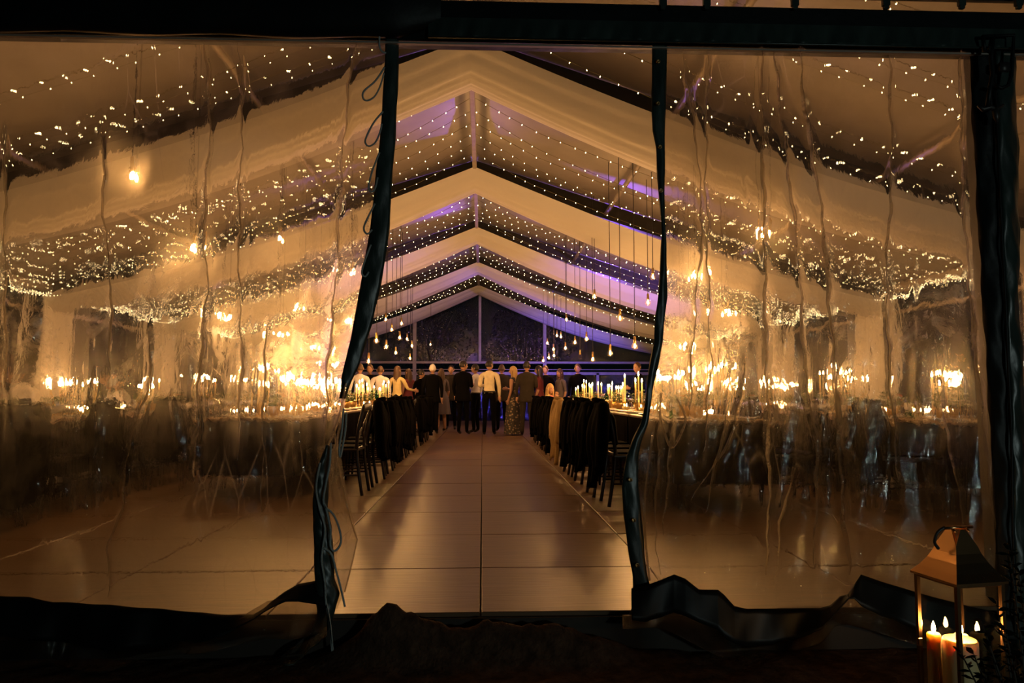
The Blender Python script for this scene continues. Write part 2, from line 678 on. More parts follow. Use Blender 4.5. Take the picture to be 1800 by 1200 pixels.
far = MB()
for r in range(len(rows) - 1):
    y0, y1 = rows[r], rows[r + 1]
    d = round(y1 - y0, 3)
    for c in range(-8, 8):
        x0 = -.005 + c * PANELW + PANELW / 2
        if r < 17:
            o = bpy.data.objects.new('floor_panel', panel_mesh(d))
            COL.objects.link(o)
            o.parent = floor
            o.location = (x0, (y0 + y1) / 2, random.uniform(-.0012, .0012))
            o.rotation_euler = (0, random.uniform(-.0012, .0012), 0)
        else:
            far.box((x0, (y0 + y1) / 2, -.011), (PANELW - .009, d - .010, .022))
o = part(far, 'far_floor_panels', M['wood_floor'], floor, smooth=False)
o['kind'] = 'stuff'
b = MB()
b.box((XC, 3.425, -.10), (16.4, .03, .16))
part(b, 'platform_fascia', M['joint'], floor, smooth=False)


def gnoise(x, y):
    return .5 * sin(x * 7.1 + sin(y * 5.3) * 1.3) * cos(y * 6.3 + 1.7 * sin(x * 3.1)) + .3 * sin(x * 17.3 + y * 9.1) + .2 * sin(x * 31 - y * 37)


def ground_h(x, y):
    z = GROUND + .012 * gnoise(x, y)
    # bank of soil heaped against the platform edge in the gap
    m = .125 * exp(-((x + .40) / .13) ** 2) + .145 * exp(-((x + .0) / .64) ** 4) + .02 * exp(-((x - .30) / .12) ** 2) + .018 * exp(-((x - .02) / .07) ** 2)
    ridge = exp(-((y - 3.34) / .085) ** 2)
    z += m * ridge * (1 + .05 * sin(x * 23) + .03 * sin(x * 61 + 1) + .02 * sin(x * 97 + y * 60))
    return z


ground = struct('ground')
b = MB()
b.grid(lambda u, v: (-4 + 9 * u, 1.2 + 2.21 * v ** .7, ground_h(-4 + 9 * u, 1.2 + 2.21 * v ** .7)), 420, 150)
part(b, 'soil_by_the_platform', M['dirt'], ground)
b = MB()
b.grid(lambda u, v: (-40 + 80 * u, -20 + 85 * v, GROUND - .03), 4, 4)
part(b, 'lawn', M['dirt'], ground)

ceiling = struct('ceiling')
ys = [FRONT - .05] + FRAMES
ys[-1] = BACK
for i in range(len(ys) - 1):
    y0, y1 = ys[i], ys[i + 1]
    for sd in (-1, 1):
        b = MB()

        def rf(u, v, sd=sd, y0=y0, y1=y1):
            x = XC + sd * 7.6 * u
            # the canvas sags slightly between the frames
            return (x, y0 + (y1 - y0) * v, roof_z(x) - .06 * sin(pi * v) * sin(pi * u))
        b.grid(rf, 10, 8)
        part(b, 'roof_panel', M['roof'], ceiling)
    b = MB()
    b.box((XC, (y0 + y1) / 2, 5.38 - .30), (.075, y1 - y0 - .05, .10), bevel=.01)
    part(b, 'ridge_beam', M['pale_beam'], ceiling, smooth=False)
    for sd in (-1, 1):
        for xx in (2.45, 4.9):
            x = XC + sd * xx
            b = MB()
            b.tube([(x, y0 + .03, roof_z(x) - .22), (x, y1 - .03, roof_z(x) - .22)], .038, 8)
            part(b, 'purlin', M['pale_beam'], ceiling)
        x = XC + sd * HALF
        b = MB()
        b.box((x, (y0 + y1) / 2, roof_z(x) - .1), (.12, y1 - y0, .16), bevel=.01)
        part(b, 'eave_beam', M['pale_beam'], ceiling, smooth=False)
for yf in [FRONT + .02] + FRAMES:
    for sd in (-1, 1):
        b = MB()
        x0, x1 = XC, XC + sd * HALF
        a = math.atan2(roof_z(x1) - roof_z(x0), x1 - x0) if sd > 0 else math.atan2(roof_z(x0) - roof_z(x1), x0 - x1)
        L = sqrt((x1 - x0) ** 2 + (roof_z(x1) - roof_z(x0)) ** 2)
        b.box(((x0 + x1) / 2, yf, (roof_z(x0) + roof_z(x1)) / 2 - .17), (L, .10, .28), Matrix.Rotation(-a, 3, 'Y'))
        part(b, 'rafter', M['dark_metal'], ceiling, smooth=False)


def wall_sheet(fn, nu, nv):
    b = MB()
    b.grid(fn, nu, nv)
    return b


# side walls of clear sheeting
for sd, nm in ((-1, 'wall_left'), (1, 'wall_right')):
    wl = struct(nm)
    xw = XC + sd * (HALF + .12)
    for i in range(len(ys) - 1):
        y0, y1 = ys[i], ys[i + 1]
        ph = random.random() * 6

        def f(u, v, y0=y0, y1=y1, ph=ph):
            y = y0 + (y1 - y0) * u
            return (xw + .035 * sin(y * 9 + ph) * (1 - .5 * v) + .02 * sin(y * 23 + ph * 2 + v), y, -.1 + 2.9 * v)
        part(wall_sheet(f, 70, 6), 'clear_panel', M['wall_vinyl'], wl)
        b = MB()
        b.box((xw - sd * .05, (y0 + y1) / 2, 2.45), (.05, y1 - y0, .06))
        part(b, 'rail', M['pale_beam'], wl, smooth=False)
    for yf in [FRONT + .02] + FRAMES:
        b = MB()
        b.box((XC + sd * HALF, yf, 1.35), (.12, .18, 2.9), bevel=.01)
        part(b, 'post', M['alu'], wl, smooth=False)

# far gable wall
wb = struct('wall_back')
for xx in (-2.5, 0, 2.5):
    x = XC + xx + .05
    b = MB()
    if xx == 0:
        b.box((x, BACK, (2.2 + roof_z(x)) / 2 - .05), (.10, .10, roof_z(x) - 2.2), bevel=.01)
    else:
        b.box((x, BACK, roof_z(x) / 2 - .08), (.13, .12, roof_z(x) - .1), bevel=.01)
    part(b, 'gable_post', M['alu'], wb, smooth=False)
for (z, h, m_) in ((2.2, .09, 'alu'), (1.78, .12, 'alu'), (1.93, .03, 'alu')):
    b = MB()
    b.box((XC, BACK - .02, z), (2 * HALF, .08, h), bevel=.01)
    part(b, 'rail', M[m_], wb, smooth=False)
b = MB()
b.box((XC + 4.6, BACK - .02, .9), (.10, .08, 1.8))
part(b, 'door_jamb', M['alu'], wb, smooth=False)
for xa, xb in ((-7.5, -2.5), (-2.5, 0), (0, 2.5), (2.5, 7.5)):
    b = MB()
    b.grid(lambda u, v: (XC + xa + (xb - xa) * u, BACK + .05 + .05 * sin((xa + (xb - xa) * u) * 16) * (1 - v) + .03 * sin((xa + (xb - xa) * u) * 41 + v * 3) * (1 - v), 1.8 * v), 80, 8)
    part(b, 'clear_panel', M['wall_vinyl'], wb)
    b = MB()
    b.grid(lambda u, v: (XC + xa + (xb - xa) * u, BACK + .05, 2.2 + (roof_z(XC + xa + (xb - xa) * u) - 2.2) * v), 8, 4)
    part(b, 'gable_panel', M['wall_vinyl'], wb)

# ------------------------------------------------------------------ the near gable wall that frames the view
wf = struct('wall_front')
b = MB()
zt, zb = P(1200, 8, 3.42).z, P(848, 73, 3.42).z
b.box((XC, 3.47, (zt + zb) / 2), (7.2, .10, zt - zb), bevel=.008)
part(b, 'eave_rail', M['pvc_black'], wf, smooth=False)
# thick rolled flap over the left half of the rail
xl0, xr0 = -3.2, P(775, 30, 3.38).x


def roll(u, v):
    x = xl0 + (xr0 - xl0) * u
    a = 2 * pi * v
    r = 1 + .03 * sin(x * 9 + a * 2) + (.0 if u < .93 else -.45 * (u - .93) / .07)
    return (x, 3.40 + .07 * cos(a) * r, zb + .19 + .195 * sin(a) * r)


b = MB()
b.grid(roll, 80, 18)
part(b, 'rolled_flap', M['pvc_black'], wf, weld=True)


def valance(u, v):
    x = xr0 - .06 + (P(1790, 60, 3.38).x + .7 - xr0) * u
    pl = .010 * sin(x * 34 + 2.2 * sin(x * 5)) + .006 * sin(x * 71 + v * 2)
    top = P(1200, 38, 3.38).z
    return (x, 3.385 - .012 * v + pl * v * (1 - .6 * (v > .93)), top + (zb - .012 - top) * v)


b = MB()
b.grid(valance, 240, 10)
o = part(b, 'valance', M['pvc'], wf)
o['label'] = 'dark green wrinkled valance strip with a shiny hem'
b = MB()
b.tube([(xr0 - .06, 3.36, zb - .012), (3.6, 3.36, zb - .012)], .006, 6)
part(b, 'valance_hem', M['pvc'], wf)
b = MB()
b.box((XC, 3.41, zb - .022), (7.0, .02, .008))
part(b, 'hem_batten', M['pale_beam'], wf, smooth=False)
# clear gable above the rail with its hanging clips
b = MB()
b.grid(lambda u, v: (XC - 7.4 + 14.8 * u, 3.49, zt + (max(roof_z(XC - 7.4 + 14.8 * u), zt + .02) - zt) * v), 60, 8)
part(b, 'clear_gable', M['vinyl'], wf)
for px in (1242, 1397, 1557, 1690, 1790, 1165):
    p = P(px, 2, 3.40)
    b = MB()
    b.box((p.x, 3.40, p.z), (.035, .02, .06), bevel=.006)
    b.box((p.x, 3.40, p.z - .033), (.024, .016, .02), bevel=.004)
    part(b, 'clip', M['pvc'], wf, smooth=False)
b = MB()
b.box((XC, 3.46, P(1400, 12, 3.46).z + .055), (7.2, .02, .015))
part(b, 'clip_rail', M['dark_metal'], wf, smooth=False)

# gable posts: the right one stands in view, wrapped in dark sheeting
POSTX = 2.56
for sx in (-1, 1):
    b = MB()
    b.box((sx * POSTX + (.0 if sx > 0 else -.1), 3.55, 1.3), (.12, .12, 3.0), bevel=.01)
    part(b, 'gable_post', M['dark_metal'], wf, smooth=False)
wrapL = [(1703, 88), (1708, 190), (1712, 260), (1720, 420), (1727, 540), (1735, 660), (1742, 800), (1748, 940), (1754, 1080), (1756, 1190)]


def interp(pts, y):
    for (xa, ya), (xb, yb) in zip(pts, pts[1:]):
        if ya <= y <= yb:
            t = (y - ya) / (yb - ya)
            return xa + (xb - xa) * t
    return pts[-1][0] if y > pts[-1][1] else pts[0][0]


wrapR = [(1748, 88), (1752, 200), (1756, 300), (1762, 430), (1768, 540), (1772, 640), (1778, 760), (1780, 900), (1784, 1060), (1786, 1190)]
wrapR2 = [(1782, 88), (1785, 150), (1789, 260), (1791, 420), (1790, 560), (1797, 620), (1800, 700), (1797, 800), (1806, 900), (1810, 1100), (1812, 1190)]


def strip(name, L, R, Yl, Yr, m, parent, n=60, nu=6, bow=.02, wr=.004, th=.003, seed=0.):
    ya, yb = L[0][1], L[-1][1]

    def f(u, v):
        y = ya + (yb - ya) * v
        pl, pr = on_soil(interp(L, y), y, Yl), on_soil(interp(R, y), y, Yr)
        q = pl.lerp(pr, u)
        q.y -= bow * sin(pi * u) + wr * sin(v * 43 + u * 5 + seed) + wr * .7 * sin(v * 97 - u * 9 + seed)
        return q
    b = MB()
    b.grid(f, nu, n)
    o = part(b, name, m, parent)
    sm = o.modifiers.new('thickness', 'SOLIDIFY')
    sm.thickness = th
    return o


strip('post_wrap', wrapL, wrapR, 3.44, 3.41, M['pvc_black'], wf, 70, 6, .015, .005)
strip('post_flap', wrapR, wrapR2, 3.40, 3.44, M['pvc'], wf, 70, 6, .02, .006, seed=2.)
b = MB()
b.tube([P(interp(wrapR, y), y, 3.385) for y in range(95, 1190, 40)], .006, 6)
part(b, 'flap_seam', M['pvc_black'], wf)
# tensioning strap and hook at the top of the post
b = MB()
b.tube([P(x, y, 3.34) for x, y in ((1727, 64), (1782, 62), (1780, 95), (1777, 135), (1772, 150), (1760, 155), (1750, 150))], .009, 8)
b.tube([P(x, y, 3.34) for x, y in ((1728, 64), (1730, 90), (1738, 92), (1744, 66))], .009, 8)
b.tube([P(x, y, 3.335) for x, y in ((1745, 66), (1742, 100), (1745, 130), (1740, 155), (1736, 188))], .011, 8)
part(b, 'strap_buckle', M['pvc_black'], wf)
b = MB()
b.tube([P(x, y, 3.345) for x, y in ((1718, 186), (1728, 192), (1740, 188), (1750, 193), (1764, 184))], [.004, .012, .014, .012, .005], 8)
b.tube([P(x, y, 3.345) for x, y in ((1748, 190), (1751, 205), (1753, 216))], [.014, .014, .004], 8)
b.box(P(1765, 118, 3.345), (.05, .02, .05), bevel=.006)
part(b, 'strap_hook', M['dark_metal'], wf)
# clear panel beyond the right post
b = MB()
b.grid(lambda u, v: (2.62 + 1.3 * u, 3.45 + .015 * sin(u * 40 + v * 2) + .01 * sin(u * 91), GROUND + (zb - GROUND) * v), 60, 30)
part(b, 'clear_panel', M['vinyl'], wf)

def smooth(pts, k=4):
    out = []
    n = len(pts)
    for i in range(n - 1):
        p0, p1, p2, p3 = pts[max(0, i - 1)], pts[i], pts[i + 1], pts[min(n - 1, i + 2)]
        for j in range(k):
            t = j / k
            out.append(tuple(.5 * ((2 * p1[a]) + (-p0[a] + p2[a]) * t + (2 * p0[a] - 5 * p1[a] + 4 * p2[a] - p3[a]) * t * t + (-p0[a] + 3 * p1[a] - 3 * p2[a] + p3[a]) * t ** 3) for a in range(len(p1))))
    out.append(tuple(pts[-1]))
    return out


# ------------------------------------------------------------------ the two clear door curtains
def along(pts, y):
    """x of a fold line (list of (x, y)) at height y, and how strongly it is there."""
    if y < pts[0][1]:
        return pts[0][0], max(0., 1 - (pts[0][1] - y) / 60)
    if y > pts[-1][1]:
        return pts[-1][0], max(0., 1 - (y - pts[-1][1]) / 90)
    return interp(pts, y), 1.


PX = 3.45 / F           # metres per pixel near the curtain plane


def sheet(name, L, R, y0, y1, folds, parent, nu, nv, Y=3.45, wave=.018, seed=0., m='vinyl'):
    def f(u, v):
        y = y0 + (y1 - y0) * v
        xl = L(y) if callable(L) else interp(L, y)
        xr = R(y) if callable(R) else interp(R, y)
        x = xl + (xr - xl) * u
        d = wave * (sin(x * .021 + seed + .8 * sin(y * .004 + seed)) + .6 * sin(x * .047 + y * .006 + seed * 2)) * min(1, .25 + 1.1 * v)
        d += .004 * sin(x * .13 + y * .021 + seed) * min(1, 2 * v)
        for pts, amp, wd in folds:
            fx, s = along(pts, y)
            if s <= 0:
                continue
            fx += 2.2 * sin(y * .05 + amp * 900) + 1.2 * sin(y * .13 + wd * 30)
            t = (x - fx) / wd
            if abs(t) < 4:
                d += s * amp * exp(-t * t) * (.75 + .25 * sin(y * .017 + fx))
        return P(x, y, Y - d)
    b = MB()
    b.grid(f, nu, nv, True)
    return part(b, name, M[m], parent)


def ribbon(name, rows_, m, parent, Yf, nu=None, nv=6, th=.003, wob=.012, seed=0.):
    """A band given by (x, y_top, y_bottom) rows; it stands in the plane Yf and waves in depth."""
    xs = [r[0] for r in rows_]
    n = nu or 90

    def f(u, v):
        t = u * (len(rows_) - 1)
        i = min(int(t), len(rows_) - 2)
        k = t - i
        k = k * k * (3 - 2 * k) * .5 + k * .5
        x = rows_[i][0] + (rows_[i + 1][0] - rows_[i][0]) * k
        ya = rows_[i][1] + (rows_[i + 1][1] - rows_[i][1]) * k
        yb = rows_[i][2] + (rows_[i + 1][2] - rows_[i][2]) * k
        q = on_soil(x, ya + (yb - ya) * v, Yf - .05 * v)
        q.y -= wob * sin(x * .034 + seed) * (.4 + v) + wob * .4 * sin(x * .081 + v * 2 + seed)
        return q
    b = MB()
    b.grid(f, n, nv, True)
    o = part(b, name, m, parent)
    sm = o.modifiers.new('thickness', 'SOLIDIFY')
    sm.thickness = th
    return o


base = P(500, 1120, 3.4)
cl = thing('door_curtain', 'clear vinyl door curtain with grey tie cords, left of the opening', 'curtain', (0, 0, 0), group='clear vinyl door curtains')
lband_L = [(678, 62), (677, 100), (673, 170), (672, 190), (668, 250), (661, 300), (657, 350), (651, 400), (643, 450), (634, 500), (627, 540), (622, 567), (616, 600), (606, 640), (600, 667), (600, 685), (597, 700)]
lband_R = [(700, 62), (701, 100), (699, 170), (697, 190), (695, 250), (690, 300), (687, 350), (685, 400), (678, 450), (670, 500), (660, 540), (655, 567), (644, 600), (632, 640), (619, 667), (611, 685), (607, 700)]
strip('edge_band', lband_L, lband_R, 3.42, 3.43, M['pvc'], cl, 80, 6, .007, .0016, .004)
edge_in = [(688, 62), (686, 170), (682, 250), (675, 330), (667, 420), (652, 500), (635, 580), (618, 640), (604, 690), (598, 730), (586, 775), (566, 810), (556, 850), (556, 1000), (570, 1060), (572, 1100)]
foldsL = [
    ([(418, 62), (428, 170), (421, 330), (420, 480), (425, 600), (418, 800)], .022, 5),
    ([(427, 62), (432, 150), (430, 300), (440, 480), (446, 700)], .014, 3.5),
    ([(357, 62), (370, 200), (358, 400), (365, 500), (351, 640), (340, 860)], .030, 6),
    ([(366, 300), (372, 500), (361, 700)], .016, 3.5),
    ([(625, 62), (608, 200), (598, 340), (592, 480), (575, 650), (572, 800)], .032, 6),
    ([(180, 220), (182, 380), (195, 500), (193, 650)], .020, 5),
    ([(10, 220), (8, 420), (12, 700)], .024, 5),
    ([(262, 560), (262, 690), (230, 760), (212, 900), (190, 960), (190, 1050)], .022, 5),
    ([(470, 560), (463, 700), (460, 900)], .020, 5),
    ([(165, 600), (166, 760), (160, 860)], .014, 4),
    ([(500, 600), (520, 780), (540, 900)], .018, 7),
    ([(535, 680), (548, 800), (556, 900)], .016, 5),
    ([(300, 700), (330, 850), (350, 960)], .012, 5),
    ([(90, 600), (100, 780), (80, 960)], .010, 6),
]
sheet('vinyl_sheet', lambda y: -230, edge_in, 58, 1126, foldsL, cl, 520, 110, 3.46, .016, 1.3)
# the loose corner of the sheet that hangs past the band
flapL = [(606, 690), (598, 730), (590, 775), (580, 800), (572, 850), (566, 900), (566, 1000), (572, 1072)]
flapR = [(609, 690), (604, 730), (594, 775), (601, 810), (608, 860), (622, 915), (628, 945), (606, 1040), (592, 1072)]
sheet('loose_corner', flapL, flapR, 690, 1070, [([(596, 760), (600, 850), (612, 920)], .02, 4), ([(585, 800), (583, 900), (590, 1000)], .02, 4)], cl, 40, 80, 3.40, .012, .4, 'vinyl_hem')
b = MB()
b.tube([P(x, y, 3.395) for x, y in ((608, 672), (603, 700), (596, 735), (585, 765), (575, 785), (562, 805))], [.004, .006, .006, .006, .005, .004], 6)
b.tube([P(x, y, 3.39) for x, y in ((587, 752), (591, 790), (597, 825), (605, 870), (614, 905), (623, 935), (628, 948), (620, 985), (606, 1040))], .0035, 6)
part(b, 'rolled_edge', M['pleat'], cl)
lowL = [(574, 782), (562, 810), (554, 836), (550, 893), (552, 939), (553, 985), (554, 1031), (558, 1077), (550, 1108), (539, 1142), (522, 1160), (498, 1168)]
lowR = [(580, 782), (580, 810), (577, 836), (576, 893), (583, 932), (586, 975), (588, 1020), (597, 1042), (580, 1100), (560, 1130), (541, 1141), (512, 1174)]
strip('lower_edge_band', lowL, lowR, 3.36, 3.38, M['pvc'], cl, 70, 6, .015, .004, .004, 3.)
ribbon('turned_tip', [(486, 1174, 1176), (496, 1152, 1174), (510, 1140, 1168), (530, 1130, 1158), (545, 1122, 1140), (575, 1100, 1116)], M['vinyl_hem'], cl, 3.33, 30, 5, .002, .01)
ribbon('skirt_band', [(-120, 1042, 1112), (0, 1046, 1114), (50, 1049, 1124), (93, 1058, 1130), (190, 1062, 1141), (300, 1072, 1140), (350, 1076, 1128), (400, 1079, 1112), (445, 1080, 1088), (462, 1070, 1076), (478, 1056, 1068), (500, 1040, 1058), (525, 1026, 1056), (556, 1019, 1060), (575, 1018, 1066)],
       M['skirt'], cl, 3.39, 140, 6, .004, .012, 1.)
ribbon('clear_hem', [(-120, 1100, 1170), (0, 1106, 1172), (60, 1118, 1170), (180, 1132, 1180), (250, 1136, 1160), (350, 1120, 1145), (400, 1102, 1138), (440, 1074, 1130), (470, 1056, 1126), (520, 1050, 1120), (575, 1056, 1108)],
       M['vinyl_hem'], cl, 3.36, 120, 8, .002, .02, 2.)
for lp in (((667, 62), (667, 80), (671, 90), (678, 93)),
           ((676, 118), (660, 142), (640, 160), (638, 172), (645, 177), (658, 170), (668, 152), (675, 128)),
           ((673, 196), (658, 214), (646, 236), (642, 250), (649, 257), (660, 250), (668, 232), (671, 218)),
           ((667, 268), (654, 302), (648, 328), (652, 337), (659, 332), (664, 312)),
           ((659, 358), (642, 392), (640, 405), (646, 411), (654, 404)),
           ((652, 430), (640, 462), (636, 480), (642, 486), (648, 478))):
    b = MB()
    sp = smooth(lp, 4)
    b.tube([P(x, y, 3.40 - .012 * sin(pi * i / (len(sp) - 1))) for i, (x, y) in enumerate(sp)], .0045, 6)
    part(b, 'rope_loop', M['rope'], cl)


def q8(pts):
    return [(x / 2.609 + 460, y / 2.609 + 740) for x, y in pts]


for pts in ([(318, 100), (312, 200), (292, 300), (285, 380), (330, 430), (358, 500), (362, 560), (335, 595), (315, 570), (316, 500), (300, 420), (290, 380)],
            [(268, 190), (250, 300), (265, 400), (290, 490), (280, 580), (275, 640), (290, 740), (295, 830), (312, 920), (325, 1040), (336, 1112)],
            [(282, 580), (320, 610), (340, 680), (362, 760), (382, 850)],
            [(376, -60), (368, 40), (356, 120), (360, 165), (370, 120), (384, 40), (388, -40)],
            [(298, 840), (316, 950), (322, 1050), (334, 1100)]):
    b = MB()
    b.tube([on_soil(x, y, 3.335) for x, y in smooth(q8(pts))], .0048, 6)
    part(b, 'tie_cord', M['rope'], cl)

cr = thing('door_curtain', 'clear vinyl door curtain in deep folds with studded edge, right of the opening', 'curtain', (0, 0, 0), group='clear vinyl door curtains')
rband_L = [(1146, 74), (1146, 130), (1145, 190), (1147, 230), (1153, 260), (1155, 300), (1158, 340), (1162, 380), (1163, 420), (1160, 480), (1157, 520), (1151, 560), (1150, 600), (1142, 640), (1137, 680), (1134, 712), (1126, 745), (1112, 773), (1101, 803), (1096, 829), (1093, 857), (1096, 900), (1101, 940), (1106, 980), (1112, 1010), (1113, 1030), (1110, 1070), (1101, 1092)]
rband_R = [(1172, 74), (1171, 130), (1170, 190), (1168, 230), (1168, 260), (1168, 300), (1167, 340), (1168, 380), (1170, 420), (1171, 480), (1173, 520), (1167, 560), (1164, 600), (1157, 640), (1147, 680), (1143, 712), (1138, 745), (1127, 773), (1121, 803), (1121, 829), (1122, 857), (1126, 900), (1131, 940), (1133, 980), (1137, 1010), (1141, 1026), (1146, 1060), (1150, 1092)]
rb = strip('edge_band', rband_L, rband_R, 3.42, 3.42, M['pvc'], cr, 130, 6, .007, .0018, .004, 1.)
for px, py in ((1157, 108), (1156, 182), (1160, 258), (1162, 335), (1108, 843), (1114, 914), (1120, 993), (1124, 1069)):
    p = P(px, py, 3.398)
    b = MB()
    b.lathe([(.010, 0), (.010, .004), (.006, .006), (.006, .002), (0, .002)], 10)
    o = part(b, 'eyelet', M['brass'], rb)
    o.location = p
    o.rotation_euler = (pi / 2, 0, 0)
edge_r = [(1159, 74), (1158, 230), (1162, 340), (1166, 440), (1164, 520), (1157, 600), (1146, 660), (1140, 710), (1132, 745), (1120, 780), (1112, 830), (1112, 870), (1118, 950), (1126, 1020), (1140, 1090), (1142, 1130)]
foldsR = [
    ([(1200, 90), (1225, 250), (1235, 400), (1218, 600), (1212, 720)], .026, 5),
    ([(1245, 80), (1240, 300), (1250, 640), (1236, 800)], .022, 4),
    ([(1314, 80), (1316, 215), (1312, 330)], .016, 4),
    ([(1338, 80), (1343, 400), (1347, 640), (1352, 800), (1352, 900), (1345, 1010)], .045, 8),
    ([(1360, 90), (1378, 250), (1390, 330), (1405, 480), (1415, 650), (1438, 800), (1430, 1000)], .036, 7),
    ([(1405, 80), (1415, 200), (1430, 280), (1448, 400), (1460, 560), (1475, 760), (1480, 880), (1494, 1010)], .052, 10),
    ([(1563, 80), (1568, 300), (1557, 480), (1562, 640), (1580, 850)], .030, 6),
    ([(1605, 500), (1610, 700), (1630, 900)], .016, 6),
    ([(1688, 80), (1692, 330), (1702, 480), (1718, 640), (1735, 800), (1750, 930)], .040, 7),
    ([(1655, 720), (1680, 830), (1690, 900), (1702, 960)], .030, 7),
    ([(1282, 700), (1262, 800), (1240, 900)], .022, 5),
    ([(1310, 640), (1290, 760), (1215, 880)], .02, 5),
    ([(1160, 720), (1155, 850), (1150, 960), (1165, 1010)], .026, 5),
    ([(1180, 760), (1172, 860), (1166, 940)], .024, 5),
    ([(1395, 820), (1372, 920), (1362, 1030)], .024, 6),
    ([(1530, 900), (1512, 980), (1500, 1040)], .016, 6),
]
sheet('vinyl_sheet', edge_r, lambda y: 1712 + max(0, y - 200) * .045, 74, 1126, foldsR, cr, 460, 120, 3.46, .018, 4.1)
for cur, fl in ((cl, foldsL), (cr, foldsR)):
    for pts, amp, wd in fl:
        if amp < .02:
            continue
        ya, yb = pts[0][1], pts[-1][1]
        q = []
        k = int((yb - ya) / 14)
        for i in range(k + 1):
            y = ya + (yb - ya) * i / k
            x = interp(pts, y) + 2.2 * sin(y * .05 + amp * 900) + 1.2 * sin(y * .13 + wd * 30)
            q.append(P(x, y, 3.46 - amp - .004))
        rr = [wd * PX * .42 * (.75 + .3 * sin(i * .37 + wd) + .12 * sin(i * 1.3)) * min(1, .25 + i / 5, .25 + (k - i) / 5) for i in range(k + 1)]
        b = MB()
        b.tube(q, rr, 10)
        part(b, 'pinched_pleat', M['pleat'], cur)
# the twisted loop of loose edge beside the band
b = MB()
b.tube([P(x, y, 3.39) for x, y in smooth(((1162, 690), (1160, 730), (1168, 760), (1180, 786), (1194, 768), (1205, 735), (1190, 700)))], .006, 6)
b.tube([P(x, y, 3.39) for x, y in smooth(((1152, 740), (1142, 800), (1134, 870), (1134, 940), (1142, 1020)))], .005, 6)
part(b, 'rolled_edge', M['pleat'], cr)
ribbon('skirt_band', [(1110, 1034, 1088), (1135, 1028, 1093), (1165, 1018, 1087), (1186, 1010, 1078), (1205, 1017, 1083), (1228, 1035, 1093), (1262, 1036, 1106), (1273, 1045, 1118), (1290, 1064, 1128), (1312, 1069, 1137), (1360, 1071, 1134), (1400, 1070, 1125), (1440, 1068, 1102), (1458, 1062, 1084), (1475, 1047, 1068), (1492, 1043, 1050)],
       M['skirt'], cr, 3.38, 140, 6, .004, .012, 2.5)
ribbon('skirt_fold', [(1488, 1044, 1050), (1500, 1026, 1050), (1513, 1009, 1064), (1550, 1022, 1082), (1580, 1031, 1094), (1615, 1042, 1110), (1700, 1064, 1134), (1790, 1084, 1160)],
       M['skirt'], cr, 3.40, 80, 6, .004, .012, .5)
ribbon('clear_hem', [(1094, 1080, 1102), (1140, 1084, 1106), (1180, 1074, 1112), (1220, 1086, 1130), (1260, 1104, 1149), (1310, 1130, 1154), (1340, 1130, 1150), (1400, 1118, 1142), (1435, 1098, 1126), (1465, 1072, 1100), (1492, 1046, 1098), (1540, 1076, 1113), (1620, 1106, 1132), (1720, 1132, 1160)],
       M['vinyl_hem'], cr, 3.35, 130, 8, .002, .022, 3.)

# ------------------------------------------------------------------ fabric swags with their end drapes
SWW = .62


def swag_edge(x):
    u = abs(x - XC) / HALF
    return .32 + .22 * sin(pi * min(1, u))


def swag_mid(x):
    u = abs(x - XC) / HALF
    return .60 + .36 * sin(pi * min(1, u)) - .05 * u


SPOKEN = ['nearest the entrance', 'second from the entrance', 'third from the entrance', 'fourth from the entrance', 'at the far gable end']
for i, yf in enumerate(FRAMES):
    t = thing('ceiling_swag', 'pleated white fabric swag slung under the tent frame, %s' % SPOKEN[i], 'drape', (0, yf, 0), group='white ceiling swags')
    b = MB()
    ph = i * 1.7

    def f(u, v, ph=ph):
        x = XC - HALF + .12 + (2 * HALF - .24) * u
        tt = 2 * v - 1
        e, c = swag_edge(x), swag_mid(x)
        z = roof_z(x) - (e + (c - e) * (1 - abs(tt) ** 2.2))
        z += .010 * sin(tt * 15 + ph + x * .3) + .006 * sin(tt * 31 + x * .5 + ph)
        return (x, tt * SWW + .01 * sin(x * 2 + ph), z)
    b.grid(f, 130, 40)
    part(b, 'fabric_sling', M['swag'], t)
    if i < 4:
        for sd in (-1, 1):
            x = XC + sd * (HALF - .13)
            zt_ = roof_z(x) - .28
            b = MB()

            def g(u, v, x=x, zt_=zt_, ph=ph):
                y = (2 * u - 1) * (SWW + .12)
                z = zt_ * (1 - v) + .02 * v
                return (x + .035 * sin(y * 26 + ph) + .012 * sin(y * 61 + z), y, z)
            b.grid(g, 60, 14)
            part(b, 'end_drape', M['swag'], t)

# ------------------------------------------------------------------ fairy-light strings
BAYS = [('between the door and the first swag', FRONT + .5, FRAMES[0] - SWW - .1, 6), ('between the first and second swags', FRAMES[0] + SWW + .1, FRAMES[1] - SWW - .05, 7),
        ('between the second and third swags', FRAMES[1] + SWW, FRAMES[2] - SWW, 8), ('between the third and fourth swags', FRAMES[2] + SWW, FRAMES[3] - SWW, 7),
        ('between the fourth and last swags', FRAMES[3] + SWW, FRAMES[4] - SWW, 6)]


def bulb_at(mb, p, s, rng):
    ax = Vector((rng.uniform(-.6, .6), rng.uniform(-.6, .6), -1)).normalized()
    e1 = ax.orthogonal().normalized()
    e2 = ax.cross(e1)
    r, L = .0072 * s, .028 * s
    c = p
    vs = [c] + [c + ax * L * .55 + (e1 * cos(a) + e2 * sin(a)) * r for a in (0, pi / 2, pi, 3 * pi / 2)] + [c + ax * L]
    fs = [(0, 2, 1), (0, 3, 2), (0, 4, 3), (0, 1, 4), (5, 1, 2), (5, 2, 3), (5, 3, 4), (5, 4, 1)]
    mb.add(vs, fs)


